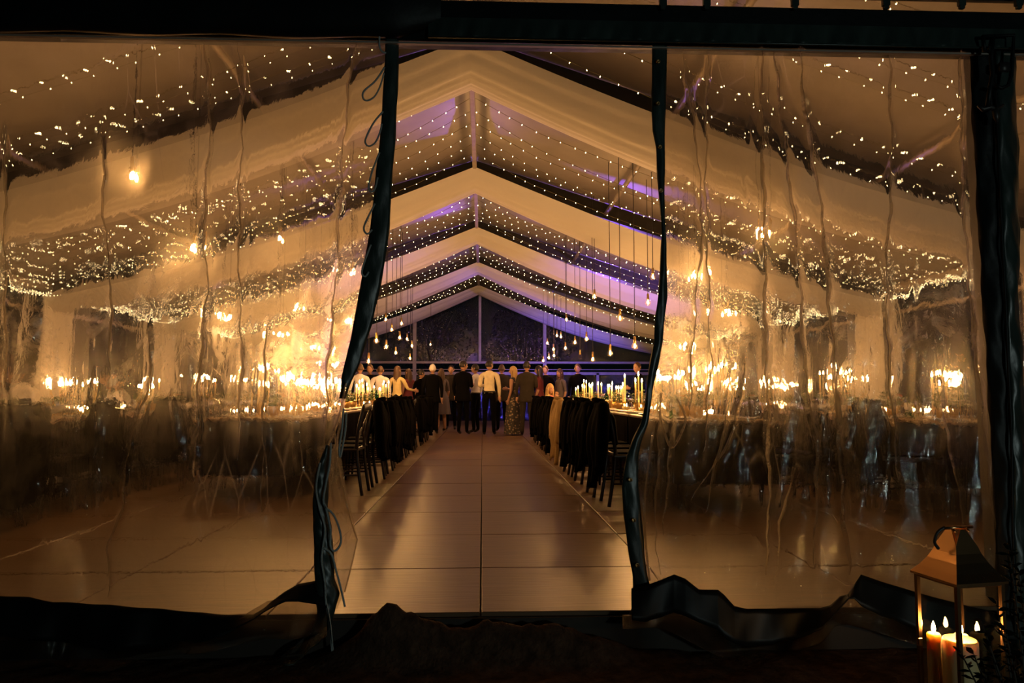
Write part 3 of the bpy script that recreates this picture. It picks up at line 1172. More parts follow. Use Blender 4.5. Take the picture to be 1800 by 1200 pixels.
def fairy(label, pts, spacing, s, seed, group):
    rng = random.Random(seed)
    b = MB()
    b.tube(pts, .0032, 4)
    o = b.build('fairy_light_string', M['fairy_cord'])
    tag(o, label, 'string lights', group)
    lb = MB()
    acc = rng.uniform(0, spacing)
    for a, c in zip(pts, pts[1:]):
        a, c = Vector(a), Vector(c)
        L = (c - a).length
        while acc < L:
            bulb_at(lb, a.lerp(c, acc / L), s, rng)
            acc += spacing * rng.uniform(.8, 1.2)
        acc -= L
    k = part(lb, 'fairy_bulbs', M['fairy'], o, smooth=False)
    k['kind'] = 'stuff'
    return o


sd_ = 0
for bi, (where, ya, yb, n) in enumerate(BAYS):
    for k in range(n):
        y = ya + (yb - ya) * (k + .5) / n
        pts = []
        sg = random.uniform(.12, .34)
        sg2 = random.uniform(.12, .34)
        for j in range(61):
            x = XC - HALF + .15 + (2 * HALF - .3) * j / 60
            u = abs(x - XC) / HALF
            pts.append((x, y + .10 * sin(u * 5 + k) * u, roof_z(x) - .16 - .14 * min(1, u * 8) - (sg if x < XC else sg2) * sin(pi * min(1, u))))
        sd_ += 1
        fairy('fairy-light string under the roof %s, %s from the front' % (where, ORD[k]), pts, .205, (.78, .84, .90, .95, .95)[bi], sd_, 'fairy lights across the roof')
for sd, nm in ((-1, 'left'), (1, 'right')):
    for bi in range(4):
        y0, y1 = ys[bi] + .2, ys[bi + 1] - .1
        pts = []
        for j in range(31):
            x = XC + sd * (HALF - .22)
            pts.append((x, y0 + (y1 - y0) * j / 30, roof_z(x) - .22 - .14 * abs(sin(j / 30 * pi * 2))))
        sd_ += 1
        fairy('fairy lights looped along the %s eave, %s bay from the entrance' % (nm, ORD[bi]), pts, .10, .9, sd_, 'fairy lights along the eaves')

# ------------------------------------------------------------------ pendant bulbs
def make_pendant(loc, ztop, lit=True, r=.046):
    t = thing('pendant_bulb', None, 'pendant light', loc)
    b = MB()
    b.tube([(0, 0, r + .085), (.004, 0, (ztop - loc[2]) * .5), (0, 0, ztop - loc[2])], .0055, 5)
    part(b, 'cord', M['cord'], t)
    b = MB()
    b.lathe([(.006, r + .10), (.017, r + .095), (.019, r + .05), (.021, r + .03), (.021, r + .005), (.016, r - .004)], 10)
    part(b, 'socket', M['brass'], t)
    b = MB()
    prof = [(.0, -r)] + [(r * sin(a), -r * cos(a)) for a in [pi * k / 8 for k in range(1, 7)]] + [(.018, r * .92), (.016, r + .004)]
    b.lathe(prof, 14)
    gl = part(b, 'globe', M['bulb_glass'], t)
    if lit:
        b = MB()
        b.lathe([(0, -.020), (.010, -.010), (.0125, .006), (.007, .026), (0, .03)], 6)
        part(b, 'filament', M['filament'], gl)
    return t


PEND = [(1147.7, 487, 11.0), (1139, 532, 11.4), (1116, 609, 10.2), (1090, 560, 10.8), (1072.7, 621, 11.2), (1042, 632, 13.2), (1045, 522, 13.2), (1031, 596, 14.2),
        (1010.7, 602, 15.6), (995.7, 562, 16.3), (994, 612, 16.9), (979, 590, 19.0), (986, 592, 19.3), (962, 603, 20.5), (973, 614, 18.9), (974, 625, 19.7), (965, 629, 20.3),
        (955, 634, 21.2), (678, 561.7, 15.5), (688.7, 579.7, 16.0), (705.7, 569, 17.0), (661.7, 599, 12.8), (679, 610, 14.2), (702.7, 594, 15.2), (715.7, 596, 18.9),
        (724, 608, 19.4), (648, 635, 12.2), (695.7, 620, 17.4), (720.7, 630, 19.9), (756.7, 605.7, 25.0), (240, 315, 5.1), (343, 441, 6.8), (497, 425, 9.6), (403, 560, 9.0),
        (534, 543, 11.0), (497, 590, 10.4), (561, 612, 12.0), (617, 482, 10.2), (617, 568, 12.9), (585, 641, 12.6), (1340, 415, 6.6), (1222, 487, 8.4), (1270, 554, 9.0),
        (1211, 492, 9.6), (1196, 610, 9.8)]
pl = sorted([P(*q) for q in PEND], key=lambda p: p.y)
cnt = {-1: 0, 1: 0}
for p in pl:
    sd = -1 if p.x < XC else 1
    t = make_pendant(p, roof_z(p.x) - .02)
    t['label'] = 'globe bulb on a cord, %s from the entrance over the %s-hand tables' % (ORD[cnt[sd]], 'left' if sd < 0 else 'right')
    t['group'] = 'hanging globe bulbs'
    cnt[sd] += 1
p = P(1019.7, 627, 14.6)
t = make_pendant(p, roof_z(p.x) - .02, lit=False)
tag(t, 'unlit bulb on a black cord low over the right-hand tables', None, 'hanging globe bulbs')

# ------------------------------------------------------------------ banquet tables
TL = 1.95


def make_table():
    t = thing('banquet_table', None, 'table')
    b = MB()
    b.box((0, 0, .752), (.90, TL, .028), bevel=.006)
    part(b, 'table_top', M['table_top'], t, smooth=False)
    b = MB()
    hx, hy = .462, TL / 2 - .012

    def cloth(u, v):
        a = u * 4
        k = int(a) % 4
        q = a - int(a)
        cs = [(-hx, -hy), (hx, -hy), (hx, hy), (-hx, hy)]
        p, r = cs[k], cs[(k + 1) % 4]
        x, y = p[0] + (r[0] - p[0]) * q, p[1] + (r[1] - p[1]) * q
        L = 60 * (x + y * 1.3)
        o = (.014 * sin(u * 4 * 23) + .008 * sin(L)) * v
        nx, ny = [(0, -1), (1, 0), (0, 1), (-1, 0)][k]
        return (x + nx * o - nx * .003, y + ny * o * .4 - ny * .012 * v, .7685 - .50 * v if False else .735 - .52 * v)
    b.grid(cloth, 160, 5)
    part(b, 'hanging_cloth', M['table_cloth'], t)
    b = MB()
    b.box((0, 0, .7675), (.34, TL - .02, .003))
    part(b, 'runner', M['runner'], t, smooth=False)
    for sx in (-1, 1):
        for sy in (-1, 1):
            b = MB()
            b.tube([(sx * .36, sy * (hy - .14), .738), (sx * .38, sy * (hy - .10), .0)], [.026, .018], 8)
            part(b, 'leg', M['chair_wood'], t)
    return t


# (row name, centre x, y of the near end)
ROWS = [('left aisle', -2.22, 7.2), ('right aisle', 2.12, 6.35), ('far left', -4.45, 5.35), ('far right', 4.35, 6.0)]
TABLES = []
for rn, cx, y0 in ROWS:
    for k in range(5):
        y = y0 + TL / 2 + k * (TL + .03)
        t = place('table', make_table, (cx, y, 0), 0, 'banquet table with dark hanging cloth, %s row, %s from the entrance' % (rn, ORD[k]), 'long rows of banquet tables')
        TABLES.append((rn, k, cx, y))
TOPZ = .7665


# ------------------------------------------------------------------ cross-back chairs
def make_chair():
    t = thing('dining_chair', None, 'chair')
    b = MB()
    b.box((0, .01, .445), (.42, .41, .035), bevel=.014)
    part(b, 'seat', M['chair_wood'], t, smooth=False)
    b = MB()
    b.box((0, .02, .470), (.38, .36, .022), bevel=.010)
    part(b, 'seat_pad', M['black_cloth'], t, smooth=False)
    for sx in (-1, 1):
        b = MB()
        b.tube([(sx * .180, .185, .43), (sx * .185, .195, .2), (sx * .190, .205, 0)], [.019, .017, .013], 8)
        part(b, 'front_leg', M['chair_wood'], t)
        b = MB()
        b.tube(smooth([(sx * .185, -.245, 0), (sx * .182, -.21, .22), (sx * .185, -.185, .44), (sx * .205, -.20, .62), (sx * .205, -.225, .76), (sx * .185, -.25, .875)], 3),
               .0165, 8)
        part(b, 'back_leg', M['chair_wood'], t)
        b = MB()
        b.tube(smooth([(sx * .185, -.188, .50), (sx * .05, -.195, .62), (-sx * .10, -.222, .75), (-sx * .175, -.245, .85)], 3), .008, 6)
        part(b, 'cross_brace', M['chair_wood'], t)
    b = MB()

    def rail(u, v):
        x = -.20 + .40 * u
        a = 2 * pi * v
        return (x, -.252 - .022 * (1 - (x / .2) ** 2) + .011 * cos(a), .865 + .012 * (1 - (x / .2) ** 2) + .036 * sin(a))
    b.grid(rail, 10, 8)
    part(b, 'top_rail', M['chair_wood'], t)
    b = MB()
    for sx in (-1, 1):
        b.tube([(sx * .188, .20, .20), (sx * .181, -.215, .20)], .009, 6)
    b.tube([(-.185, .0, .20), (.185, .0, .20)], .009, 6)
    part(b, 'stretcher', M['chair_wood'], t)
    return t


CHAIRS = []
OCCUPIED = set()
for rn, cx, y0 in ROWS:
    for side in (-1, 1):
        aisle = (side > 0) == (cx < 0)
        n = 0
        for k in range(15):
            y = y0 + .33 + k * .655 + random.uniform(-.04, .04)
            if rn.startswith('far') and not aisle and k > 9:
                continue
            x = cx + side * (.71 + (.0 if not aisle else .06) + random.uniform(-.02, .05))
            if abs(cx) > 3 and aisle:
                x = cx + side * .70
            if abs(cx) < 3 and not aisle:
                x = cx + side * .70
                if y < 8.1 and cx < 0:
                    continue
            rz = (pi / 2 if side > 0 else -pi / 2) + random.uniform(-.12, .12)
            nm = 'aisle side' if aisle and abs(cx) < 3 else ('inner side' if aisle else ('outer side'))
            lab = 'dark cross-back chair on the %s of the %s tables, %s from the entrance' % (nm, rn, ORD[n])
            c = place('chair', make_chair, (x, y, 0), rz, lab, 'dark cross-back chairs')
            CHAIRS.append((c, rn, nm, n, x, y, rz, side))
            n += 1


# ------------------------------------------------------------------ coats over the chair backs
def make_coat(m, seed, drop, wide):
    rng = random.Random(seed)
    ph = rng.uniform(0, 6)
    t = thing('draped_coat', None, 'coat')
    b = MB()

    def f(u, v):
        x = (u - .5) * 2
        # v: 0 hem at the back .. 1 hem on the seat side
        wv = wide * (1 - .12 * (abs(v - .58) < .1))
        back = v < .58
        if back:
            k = 1 - v / .58
            z = .925 - drop * k - .02 * x * x
            y = -.30 - .06 * k - .05 * sin(pi * min(1, k * 1.3)) + .028 * k * sin(x * 7 + ph) + .014 * k * sin(x * 15 + ph * 2)
            sw = wv * (1 + .16 * k)
            z -= .05 * k * sin(x * 3 + ph) * k
        else:
            k = (v - .58) / .42
            z = .925 - .36 * k - .02 * x * x
            y = -.30 + .10 * min(1, k * 3) + .04 * k + .012 * sin(x * 8 + ph)
            sw = wv * (1 - .1 * k)
        if abs(v - .58) < .04:
            z += .012
        return (x * sw, y, z)
    b.grid(f, 22, 30)
    o = part(b, 'coat_body', m, t)
    sm = o.modifiers.new('thickness', 'SOLIDIFY')
    sm.thickness = .012
    for sx in (-1, 1):
        b = MB()
        L = rng.uniform(.42, .55)
        b.tube(smooth([(sx * wide * .8, -.29, .90), (sx * (wide + .05), -.31, .76), (sx * (wide + .045), -.34, .90 - L), (sx * (wide + .03), -.35, .86 - L)], 3), [.055] * 3 + [.058] * 3 + [.048] * 3 + [.045], 10)
        part(b, 'sleeve', m, t)
    b = MB()
    b.tube(smooth([(-.12, -.27, .93), (-.05, -.33, .945), (.05, -.33, .945), (.12, -.27, .93)], 3), .022, 8)
    part(b, 'collar', m, t)
    return t


cs = [q for q in CHAIRS if q[2] == 'aisle side']
ncoat = 0
for c, rn, nm, n, x, y, rz, side in cs:
    if rn == 'right aisle':
        if n in (4, 9, 11, 13, 14):
            continue
        tan_ = n == 5
    else:
        if n in (0, 4, 7, 8, 11, 13):
            continue
        tan_ = False
    drop = .80 if tan_ else [.74, .62, .70][n % 3]
    col = M['tan_cloth'] if tan_ else M['black_cloth']
    key = 'coat%s%d' % ('t' if tan_ else 'b', n % 3)
    lab = ('tan coat draped over a chair beside the right aisle tables' if tan_ else 'black coat over the %s chair from the entrance, aisle side, %s tables' % (ORD[n], rn))
    o = place(key, lambda: make_coat(col, n * 13 + 5, drop, .235), (x, y, 0), rz, lab, 'coats over the chair backs')
for c, rn, nm, n, x, y, rz, side in [q for q in CHAIRS if q[1].startswith('far') and q[2] == 'inner side' and q[3] in (0, 2, 4, 5)]:
    place('coatb%d' % (n % 3), None, (x, y, 0), rz, 'black coat over the %s chair from the entrance, inner side, %s tables' % (ORD[n], rn), 'coats over the chair backs')


# ------------------------------------------------------------------ things on the tables
def make_taper(h):
    def mk():
        t = thing('taper_candle', None, 'candle')
        b = MB()
        b.lathe([(.045, 0), (.045, .006), (.012, .014), (.008, .05), (.009, .09), (.017, .10), (.017, .118), (.011, .118)], 12)
        part(b, 'brass_holder', M['brass'], t)
        b = MB()
        b.lathe([(.011, .105), (.0105, h - .004), (.006, h), (.0015, h + .001), (.0015, h + .012)], 10)
        ca = part(b, 'candle', M['wax'], t)
        b = MB()
        b.lathe([(0, h + .008), (.008, h + .018), (.0095, h + .028), (.006, h + .045), (0, h + .064)], 6)
        part(b, 'flame', M['flame'], ca)
        return t
    return mk


def make_pillar_light():
    t = thing('votive_candle', None, 'candle')
    b = MB()
    b.lathe([(.036, 0), (.040, .01), (.042, .085), (.039, .085), (.037, .012), (0, .010)], 12)
    part(b, 'glass_cup', M['glass'], t)
    b = MB()
    b.lathe([(.034, .012), (.034, .05), (.002, .05), (.0015, .058)], 10)
    ca = part(b, 'candle', M['wax'], t)
    b = MB()
    b.lathe([(0, .056), (.006, .064), (.007, .072), (0, .092)], 6)
    part(b, 'flame', M['flame'], ca)
    return t


def make_wine():
    t = thing('wine_glass', None, 'glass')
    b = MB()
    b.lathe([(.034, 0), (.032, .003), (.005, .008), (.004, .085), (.010, .092), (.030, .105), (.040, .135), (.037, .170), (.031, .205)], 12)
    part(b, 'bowl', M['glass'], t)
    b = MB()
    b.lathe([(0, .0945), (.026, .106), (.036, .128), (0, .128)], 10)
    part(b, 'white_wine', M['wine'], t)
    return t


def make_plate():
    b = MB()
    b.lathe([(0, .004), (.07, 0), (.085, .002), (.125, .016), (.127, .019), (.085, .008), (0, .007)], 20)
    t = b.build('dinner_plate', M['china'])
    return tag(t, None, 'plate')


def make_bottle():
    t = thing('wine_bottle', None, 'bottle')
    b = MB()
    b.lathe([(.0, .004), (.034, 0), (.037, .006), (.037, .185), (.030, .215), (.015, .245), (.0135, .295), (.0155, .297), (.0155, .305), (.0125, .308)], 14)
    part(b, 'bottle_glass', M['bottle'], t)
    b = MB()
    b.lathe([(.0375, .06), (.0375, .14)], 14)
    part(b, 'paper_label', M['china'], t)
    return t


def make_flowers(seed, m1):
    def mk():
        rng = random.Random(seed)
        t = thing('flower_arrangement', None, 'flowers')
        b = MB()
        b.lathe([(.05, 0), (.075, .03), (.085, .07), (.075, .10), (.068, .10), (.07, .07), (0, .03)], 14)
        part(b, 'bowl', M['brass'], t)
        st = MB()
        lf = MB()
        for i in range(26):
            a, e = rng.uniform(0, 2 * pi), rng.uniform(.25, 1.3)
            L = rng.uniform(.10, .21)
            tip = Vector((cos(a) * cos(e) * L, sin(a) * cos(e) * L, .09 + sin(e) * L))
            st.tube([(0, 0, .06), tip * .6 + Vector((0, 0, .03)), tip], .002, 4)
            for q in range(4):
                d = Vector((rng.uniform(-1, 1), rng.uniform(-1, 1), rng.uniform(-.3, .8))).normalized()
                s = d.orthogonal().normalized() * .011
                p = tip * rng.uniform(.6, 1.0) + Vector((0, 0, .02))
                lf.add([p, p + d * .022 + s, p + d * .05, p + d * .022 - s], [(0, 1, 2, 3)])
        part(st, 'stem', M['green'], t)
        o = part(lf, 'leaves', M['green'], t)
        o['kind'] = 'stuff'
        for i in range(7):
            a, e = rng.uniform(0, 2 * pi), rng.uniform(.4, 1.4)
            L = rng.uniform(.12, .19)
            p = Vector((cos(a) * cos(e) * L, sin(a) * cos(e) * L, .09 + sin(e) * L))
            b = MB()
            for k in range(9):
                aa = k * 2.4
                rr = .006 + .0028 * k
                q = p + Vector((cos(aa) * rr, sin(aa) * rr, -.0016 * k))
                d = Vector((cos(aa), sin(aa), .9 - .08 * k)).normalized()
                s = d.cross(Vector((0, 0, 1))).normalized() * .012
                b.add([q, q + d * .014 + s, q + d * .026, q + d * .014 - s], [(0, 1, 2, 3)])
            part(b, 'bloom', M[m1] if i % 3 else M['petal_white'], t)
        return t
    return mk


M['wine'] = thin_glass('white_wine', (.92, .82, .45), .03)
HT = [.30, .38, .34, .46, .42]
for rn, k, cx, ty in TABLES:
    wh = '%s %s table' % (ORD[k], rn)
    rng = random.Random(k * 17 + len(rn))
    main = abs(cx) < 3
    tp = []
    for ci, cyy in enumerate((-.58, .40) if main else (-.1,)):
        for q in range(3 + (k + ci) % 2):
            tp.append((ty + cyy + (q - 1.5) * .13, cx + rng.uniform(-.13, .13), rng.choice(range(5))))
    for q, (y, x, hx) in enumerate(tp):
        place('taper%d' % hx, make_taper(HT[hx]), (x, y, .7692), 0, 'lit taper in a brass stick, %s along the %s' % (ORD[q], wh), 'lit taper candles')
    for q, dy in enumerate((-.86, .12, .90)):
        place('votive', make_pillar_light, (cx + rng.uniform(-.12, .12), ty + dy, .7692), 0, 'votive candle in a glass cup, %s of the %s' % (('near end', 'middle', 'far end')[q], wh), 'votive candles')
    for q, dy in enumerate((-.22, .72)):
        m1 = 'petal_red' if (k + q) % 2 else 'petal_white'
        place('flowers%d' % ((k + q) % 2), make_flowers(5 + (k + q) % 2, m1), (cx + rng.uniform(-.05, .05), ty + dy, .7692), rng.uniform(0, 6),
              'low bowl of %s flowers on the %s' % ('rust' if m1 == 'petal_red' else 'cream', wh), 'flower arrangements')
    near = main or k < 3
    for side in (-1, 1):
        sn = 'aisle' if (side > 0) == (cx < 0) else 'outer'
        for q in range(3):
            y = ty - .64 + q * .64 + rng.uniform(-.04, .04)
            place('wine', make_wine, (cx + side * .21, y + .17 * side, TOPZ), rng.uniform(0, 6), 'stemmed wine glass, %s seat, %s side of the %s' % (('near', 'middle', 'far')[q], sn, wh), 'wine glasses')
            if near:
                place('plate', make_plate, (cx + side * .305, y, TOPZ), 0, 'white dinner plate, %s seat, %s side of the %s' % (('near', 'middle', 'far')[q], sn, wh), 'dinner plates')
    place('bottle', make_bottle, (cx + (-.20, .20)[k % 2], ty - .02, TOPZ), 0, 'green wine bottle beside the runner on the %s' % wh, 'wine bottles')

# ------------------------------------------------------------------ lantern by the right post
LZ = GROUND
lo = P(1682, 1027, 2.55)
ln = thing('candle_lantern', 'copper and glass candle lantern with a flared roof at the right post', 'lantern', (lo.x, lo.y, GROUND + .012), radians(10))
S = .186
eave = lo.z - GROUND - .012
b = MB()
b.box((S / 2, S / 2, .012), (S + .012, S + .012, .024), bevel=.004)
part(b, 'base_plate', M['copper'], ln, smooth=False)
for ix in (0, 1):
    for iy in (0, 1):
        b = MB()
        b.box((ix * S, iy * S, .02 + (eave - .02) / 2), (.014, .014, eave - .02), bevel=.002)
        part(b, 'corner_post', M['dark_copper'], ln, smooth=False)
for (cx_, cy_, dx, dy) in ((S / 2, 0, S, .012), (S / 2, S, S, .012), (0, S / 2, .012, S), (S, S / 2, .012, S)):
    b = MB()
    for zz in (eave - .006, .034):
        b = MB()
        b.box((cx_, cy_, zz), (dx, dy, .016), bevel=.002)
        part(b, 'rail', M['dark_copper'], ln, smooth=False)
    b = MB()
    b.box((cx_, cy_, .04 + (eave - .06) / 2), (max(dx - .014, .002) if dx > .05 else .002, max(dy - .014, .002) if dy > .05 else .002, eave - .055))
    part(b, 'pane', M['glass'], ln, smooth=False)
b = MB()
prof = [(S / 2 + .016, eave - .004), (S / 2 + .016, eave + .004), (.088, eave + .030), (.068, eave + .062), (.054, eave + .092), (.046, eave + .118)]
vs, fs = [], []
for r, z in prof:
    vs += [(S / 2 - r, S / 2 - r, z), (S / 2 + r, S / 2 - r, z), (S / 2 + r, S / 2 + r, z), (S / 2 - r, S / 2 + r, z)]
for i in range(len(prof) - 1):
    for k in range(4):
        fs.append((i * 4 + k, i * 4 + (k + 1) % 4, i * 4 + 4 + (k + 1) % 4, i * 4 + 4 + k))
b.add(vs, fs)
o = part(b, 'roof', M['copper'], ln, smooth=False)
sm = o.modifiers.new('thickness', 'SOLIDIFY')
sm.thickness = .003
zt2 = eave + .118
for k in range(4):
    a = k * pi / 2
    R = Matrix.Rotation(a, 3, 'Z')
    b = MB()
    c_ = Vector((S / 2, S / 2, 0))
    tri = [(-.046, -.046, zt2), (.046, -.046, zt2), (.010, -.030, zt2 + .056), (-.010, -.030, zt2 + .056)]
    tri2 = [(x, y + .003, z) for x, y, z in tri]
    b.add([c_ + R @ Vector(p) for p in tri + tri2], [(0, 1, 2, 3), (7, 6, 5, 4), (0, 4, 5, 1), (1, 5, 6, 2), (2, 6, 7, 3), (3, 7, 4, 0)])
    part(b, 'crown_plate', M['copper'], ln, smooth=False)
b = MB()
b.tube([(S / 2 - .062, S / 2 - .01, zt2 + .061), (S / 2 + .062, S / 2 - .01, zt2 + .061)], .006, 8)
b.tube([(S / 2 - .030, S / 2 - .03, zt2 + .050), (S / 2 - .03, S / 2 - .01, zt2 + .061)], .004, 6)
b.tube([(S / 2 + .030, S / 2 - .03, zt2 + .050), (S / 2 + .03, S / 2 - .01, zt2 + .061)], .004, 6)
part(b, 'handle_bar', M['copper'], ln)
b = MB()
b.tube(smooth([(S / 2 - .056, S / 2 - .01, zt2 + .064), (S / 2 - .085, S / 2 - .005, zt2 + .045), (S / 2 - .094, S / 2, zt2 + .010), (S / 2 - .078, S / 2, zt2 - .014)], 3), .006, 6)
part(b, 'ring_handle', M['dark_metal'], ln)
b = MB()
b.box((-.010, S * .93, eave * .5), (.014, .010, .03), bevel=.002)
part(b, 'latch', M['copper'], ln, smooth=False)


def pillar(loc, r, h, lab):
    t = thing('pillar_candle', lab, 'candle', loc, 0, 'candles in the lantern')
    b = MB()
    b.lathe([(r - .003, 0), (r, .004), (r, h - .006), (r - .004, h), (r - .008, h - .003), (.004, h - .012), (.002, h - .012), (.0018, h + .004)], 24)
    part(b, 'wax', M['wax'], t)
    b = MB()
    b.lathe([(0, h + .000), (.006, h + .008), (.0075, h + .016), (.005, h + .03), (0, h + .044)], 8)
    part(b, 'flame', M['flame_low'], t)
    return t


M['flame_low'] = emis('lantern_flame', (1.0, .50, .16), 230)
Lm = Matrix.Translation(ln.location) @ Matrix.Rotation(radians(10), 4, 'Z')
for (x, y, r, h, lab) in ((.076, .078, .058, .262, 'thick cream pillar candle at the front of the copper lantern'), (.034, .154, .024, .262, 'slim cream pillar candle at the back left of the copper lantern'),  # the back-left candle is added to stand in for a reflection
                          (.150, .150, .026, .25, 'cream pillar candle at the back right of the copper lantern')):
    p = Lm @ Vector((x, y, .024))
    pillar(p, r, h, lab)

# ------------------------------------------------------------------ shrub in the near right corner
sb = thing('boxwood_shrub', 'dark leafy shrub with upright twigs in front of the lantern', 'shrub', P(1790, 1190, 1.9))
sb.location.z = GROUND
rng = random.Random(4)
lm = MB()
lm.add([(0, 0, 0), (.005, .008, .003), (.006, .018, .004), (0, .031, 0), (-.006, .018, .004), (-.005, .008, .003), (0, .016, -.002)], [(0, 1, 6), (1, 2, 6), (2, 3, 6), (3, 4, 6), (4, 5, 6), (5, 0, 6)])
lo_ = lm.build('leaf', M['dark_leaf'])
leafmesh = lo_.data
bpy.data.objects.remove(lo_)
nleaf = 0
base_ = sb.location.copy()
for (tx, ty_, Y, n) in ((1773, 962, 1.90, 40), (1790, 1000, 1.92, 26), (1752, 1062, 1.90, 26), (1725, 1092, 1.86, 22), (1690, 1148, 1.84, 26), (1712, 1150, 1.90, 22), (1768, 1110, 1.86, 30), (1786, 1150, 1.95, 26), (1742, 1150, 1.88, 30), (1800, 1060, 1.9, 24), (1730, 1180, 1.83, 24)):
    top = P(tx, ty_, Y) - base_
    root = Vector((rng.uniform(-.03, .03), rng.uniform(-.03, .03), 0))
    mid = root.lerp(top, .55) + Vector((.02, 0, .01))
    pts = smooth([tuple(root), tuple(mid), tuple(top)], 8)
    b = MB()
    b.tube(pts, [.006 - .0045 * i / (len(pts) - 1) for i in range(len(pts))], 5)
    tw = part(b, 'twig', M['stem'], sb)
    for i in range(n):
        t_ = 1 - (i / n) ** 1.0 * .62
        k = min(int(t_ * (len(pts) - 1)), len(pts) - 2)
        p = Vector(pts[k]).lerp(Vector(pts[k + 1]), t_ * (len(pts) - 1) - k)
        o = bpy.data.objects.new('leaf', leafmesh)
        COL.objects.link(o)
        o.parent = tw
        o.location = p
        o.rotation_euler = (rng.uniform(-.2, .9), rng.uniform(-.6, .6), i * 2.4 + rng.uniform(-.4, .4))
        s = rng.uniform(.7, 1.15)
        o.scale = (s * 1.2, s, s)
        nleaf += 1

# ------------------------------------------------------------------ trees in the dark beyond the far gable and the sides
def make_tree(loc, h, r, seed, lab):
    rng = random.Random(seed)
    t = thing('garden_tree', lab, 'tree', loc, 0, 'trees outside the tent')
    b = MB()
    b.tube([(0, 0, 0), (.05, .03, h * .35), (-.05, 0, h * .6)], [.16, .11, .05], 8)
    for k in range(6):
        a = k * 1.05 + rng.uniform(0, .5)
        b.tube([(0, 0, h * (.25 + .05 * k)), (cos(a) * r * .7, sin(a) * r * .7, h * (.5 + .06 * k))], [.05, .015], 6)
    part(b, 'trunk', M['stem'], t)
    b = MB()
    for i in range(2600):
        d = Vector((rng.gauss(0, 1), rng.gauss(0, 1), rng.gauss(0, 1))).normalized() * (rng.random() ** .4)
        lump = 1 + .25 * sin(d.x * 7 + seed) * cos(d.z * 6)
        p = Vector((d.x * r * lump, d.y * r * lump, h * .62 + d.z * h * .38 * lump))
        a = Vector((rng.uniform(-1, 1), rng.uniform(-1, 1), rng.uniform(-1, 1))).normalized()
        c = a.orthogonal().normalized()
        s = rng.uniform(.07, .13)
        b.add([p, p + a * s * .5 + c * s * .35, p + a * s, p + a * s * .5 - c * s * .35], [(0, 1, 2, 3)])
    o = part(b, 'foliage', M['dark_leaf'], t, smooth=False)
    o['kind'] = 'stuff'
    return t


for loc, h, r, sd_, lab in (((-2.2, 31.5, GROUND), 5.6, 2.0, 1, 'dark tree behind the far gable, left of its middle post'), ((1.9, 32.0, GROUND), 5.2, 1.9, 2, 'dark tree behind the far gable, right of its middle post'),
                            ((-10.2, 9.5, GROUND), 3.6, 1.7, 3, 'dark bushy tree outside the left wall nearest the entrance'), ((-10.0, 14.5, GROUND), 3.8, 1.8, 4, 'dark bushy tree outside the left wall farther from the entrance'),
                            ((10.0, 11.0, GROUND), 3.8, 1.8, 5, 'dark bushy tree outside the right wall')):
    make_tree(loc, h, r, sd_, lab)

# ------------------------------------------------------------------ people
def skin_body(J, R_, E, sub=1):
    """One continuous skinned surface over the joints J with radii R_ along the bones E."""
    names = list(J)
    me = bpy.data.meshes.new('figure')
    me.from_pydata([J[n] for n in names], [(names.index(a), names.index(c)) for a, c in E], [])
    o = bpy.data.objects.new('figure', me)
    COL.objects.link(o)
    md = o.modifiers.new('skin', 'SKIN')
    md.use_smooth_shade = True
    md.branch_smoothing = .4
    for i, n in enumerate(names):
        sv = me.skin_vertices[0].data[i]
        r = R_[n]
        sv.radius = r if isinstance(r, tuple) else (r, r)
        sv.use_root = (i == 0)
    ss = o.modifiers.new('sub', 'SUBSURF')
    ss.levels = sub
    ss.render_levels = sub
    dg = bpy.context.evaluated_depsgraph_get()
    ev = o.evaluated_get(dg)
    m2 = bpy.data.meshes.new_from_object(ev)
    v = [tuple(x.co) for x in m2.vertices]
    f = [tuple(p.vertices) for p in m2.polygons]
    bpy.data.objects.remove(o)
    bpy.data.meshes.remove(me)
    bpy.data.meshes.remove(m2)
    return v, f


def seg_d(p, a, c):
    ab = c - a
    t = max(0, min(1, (p - a).dot(ab) / max(ab.length_squared, 1e-9)))
    return (p - a - ab * t).length


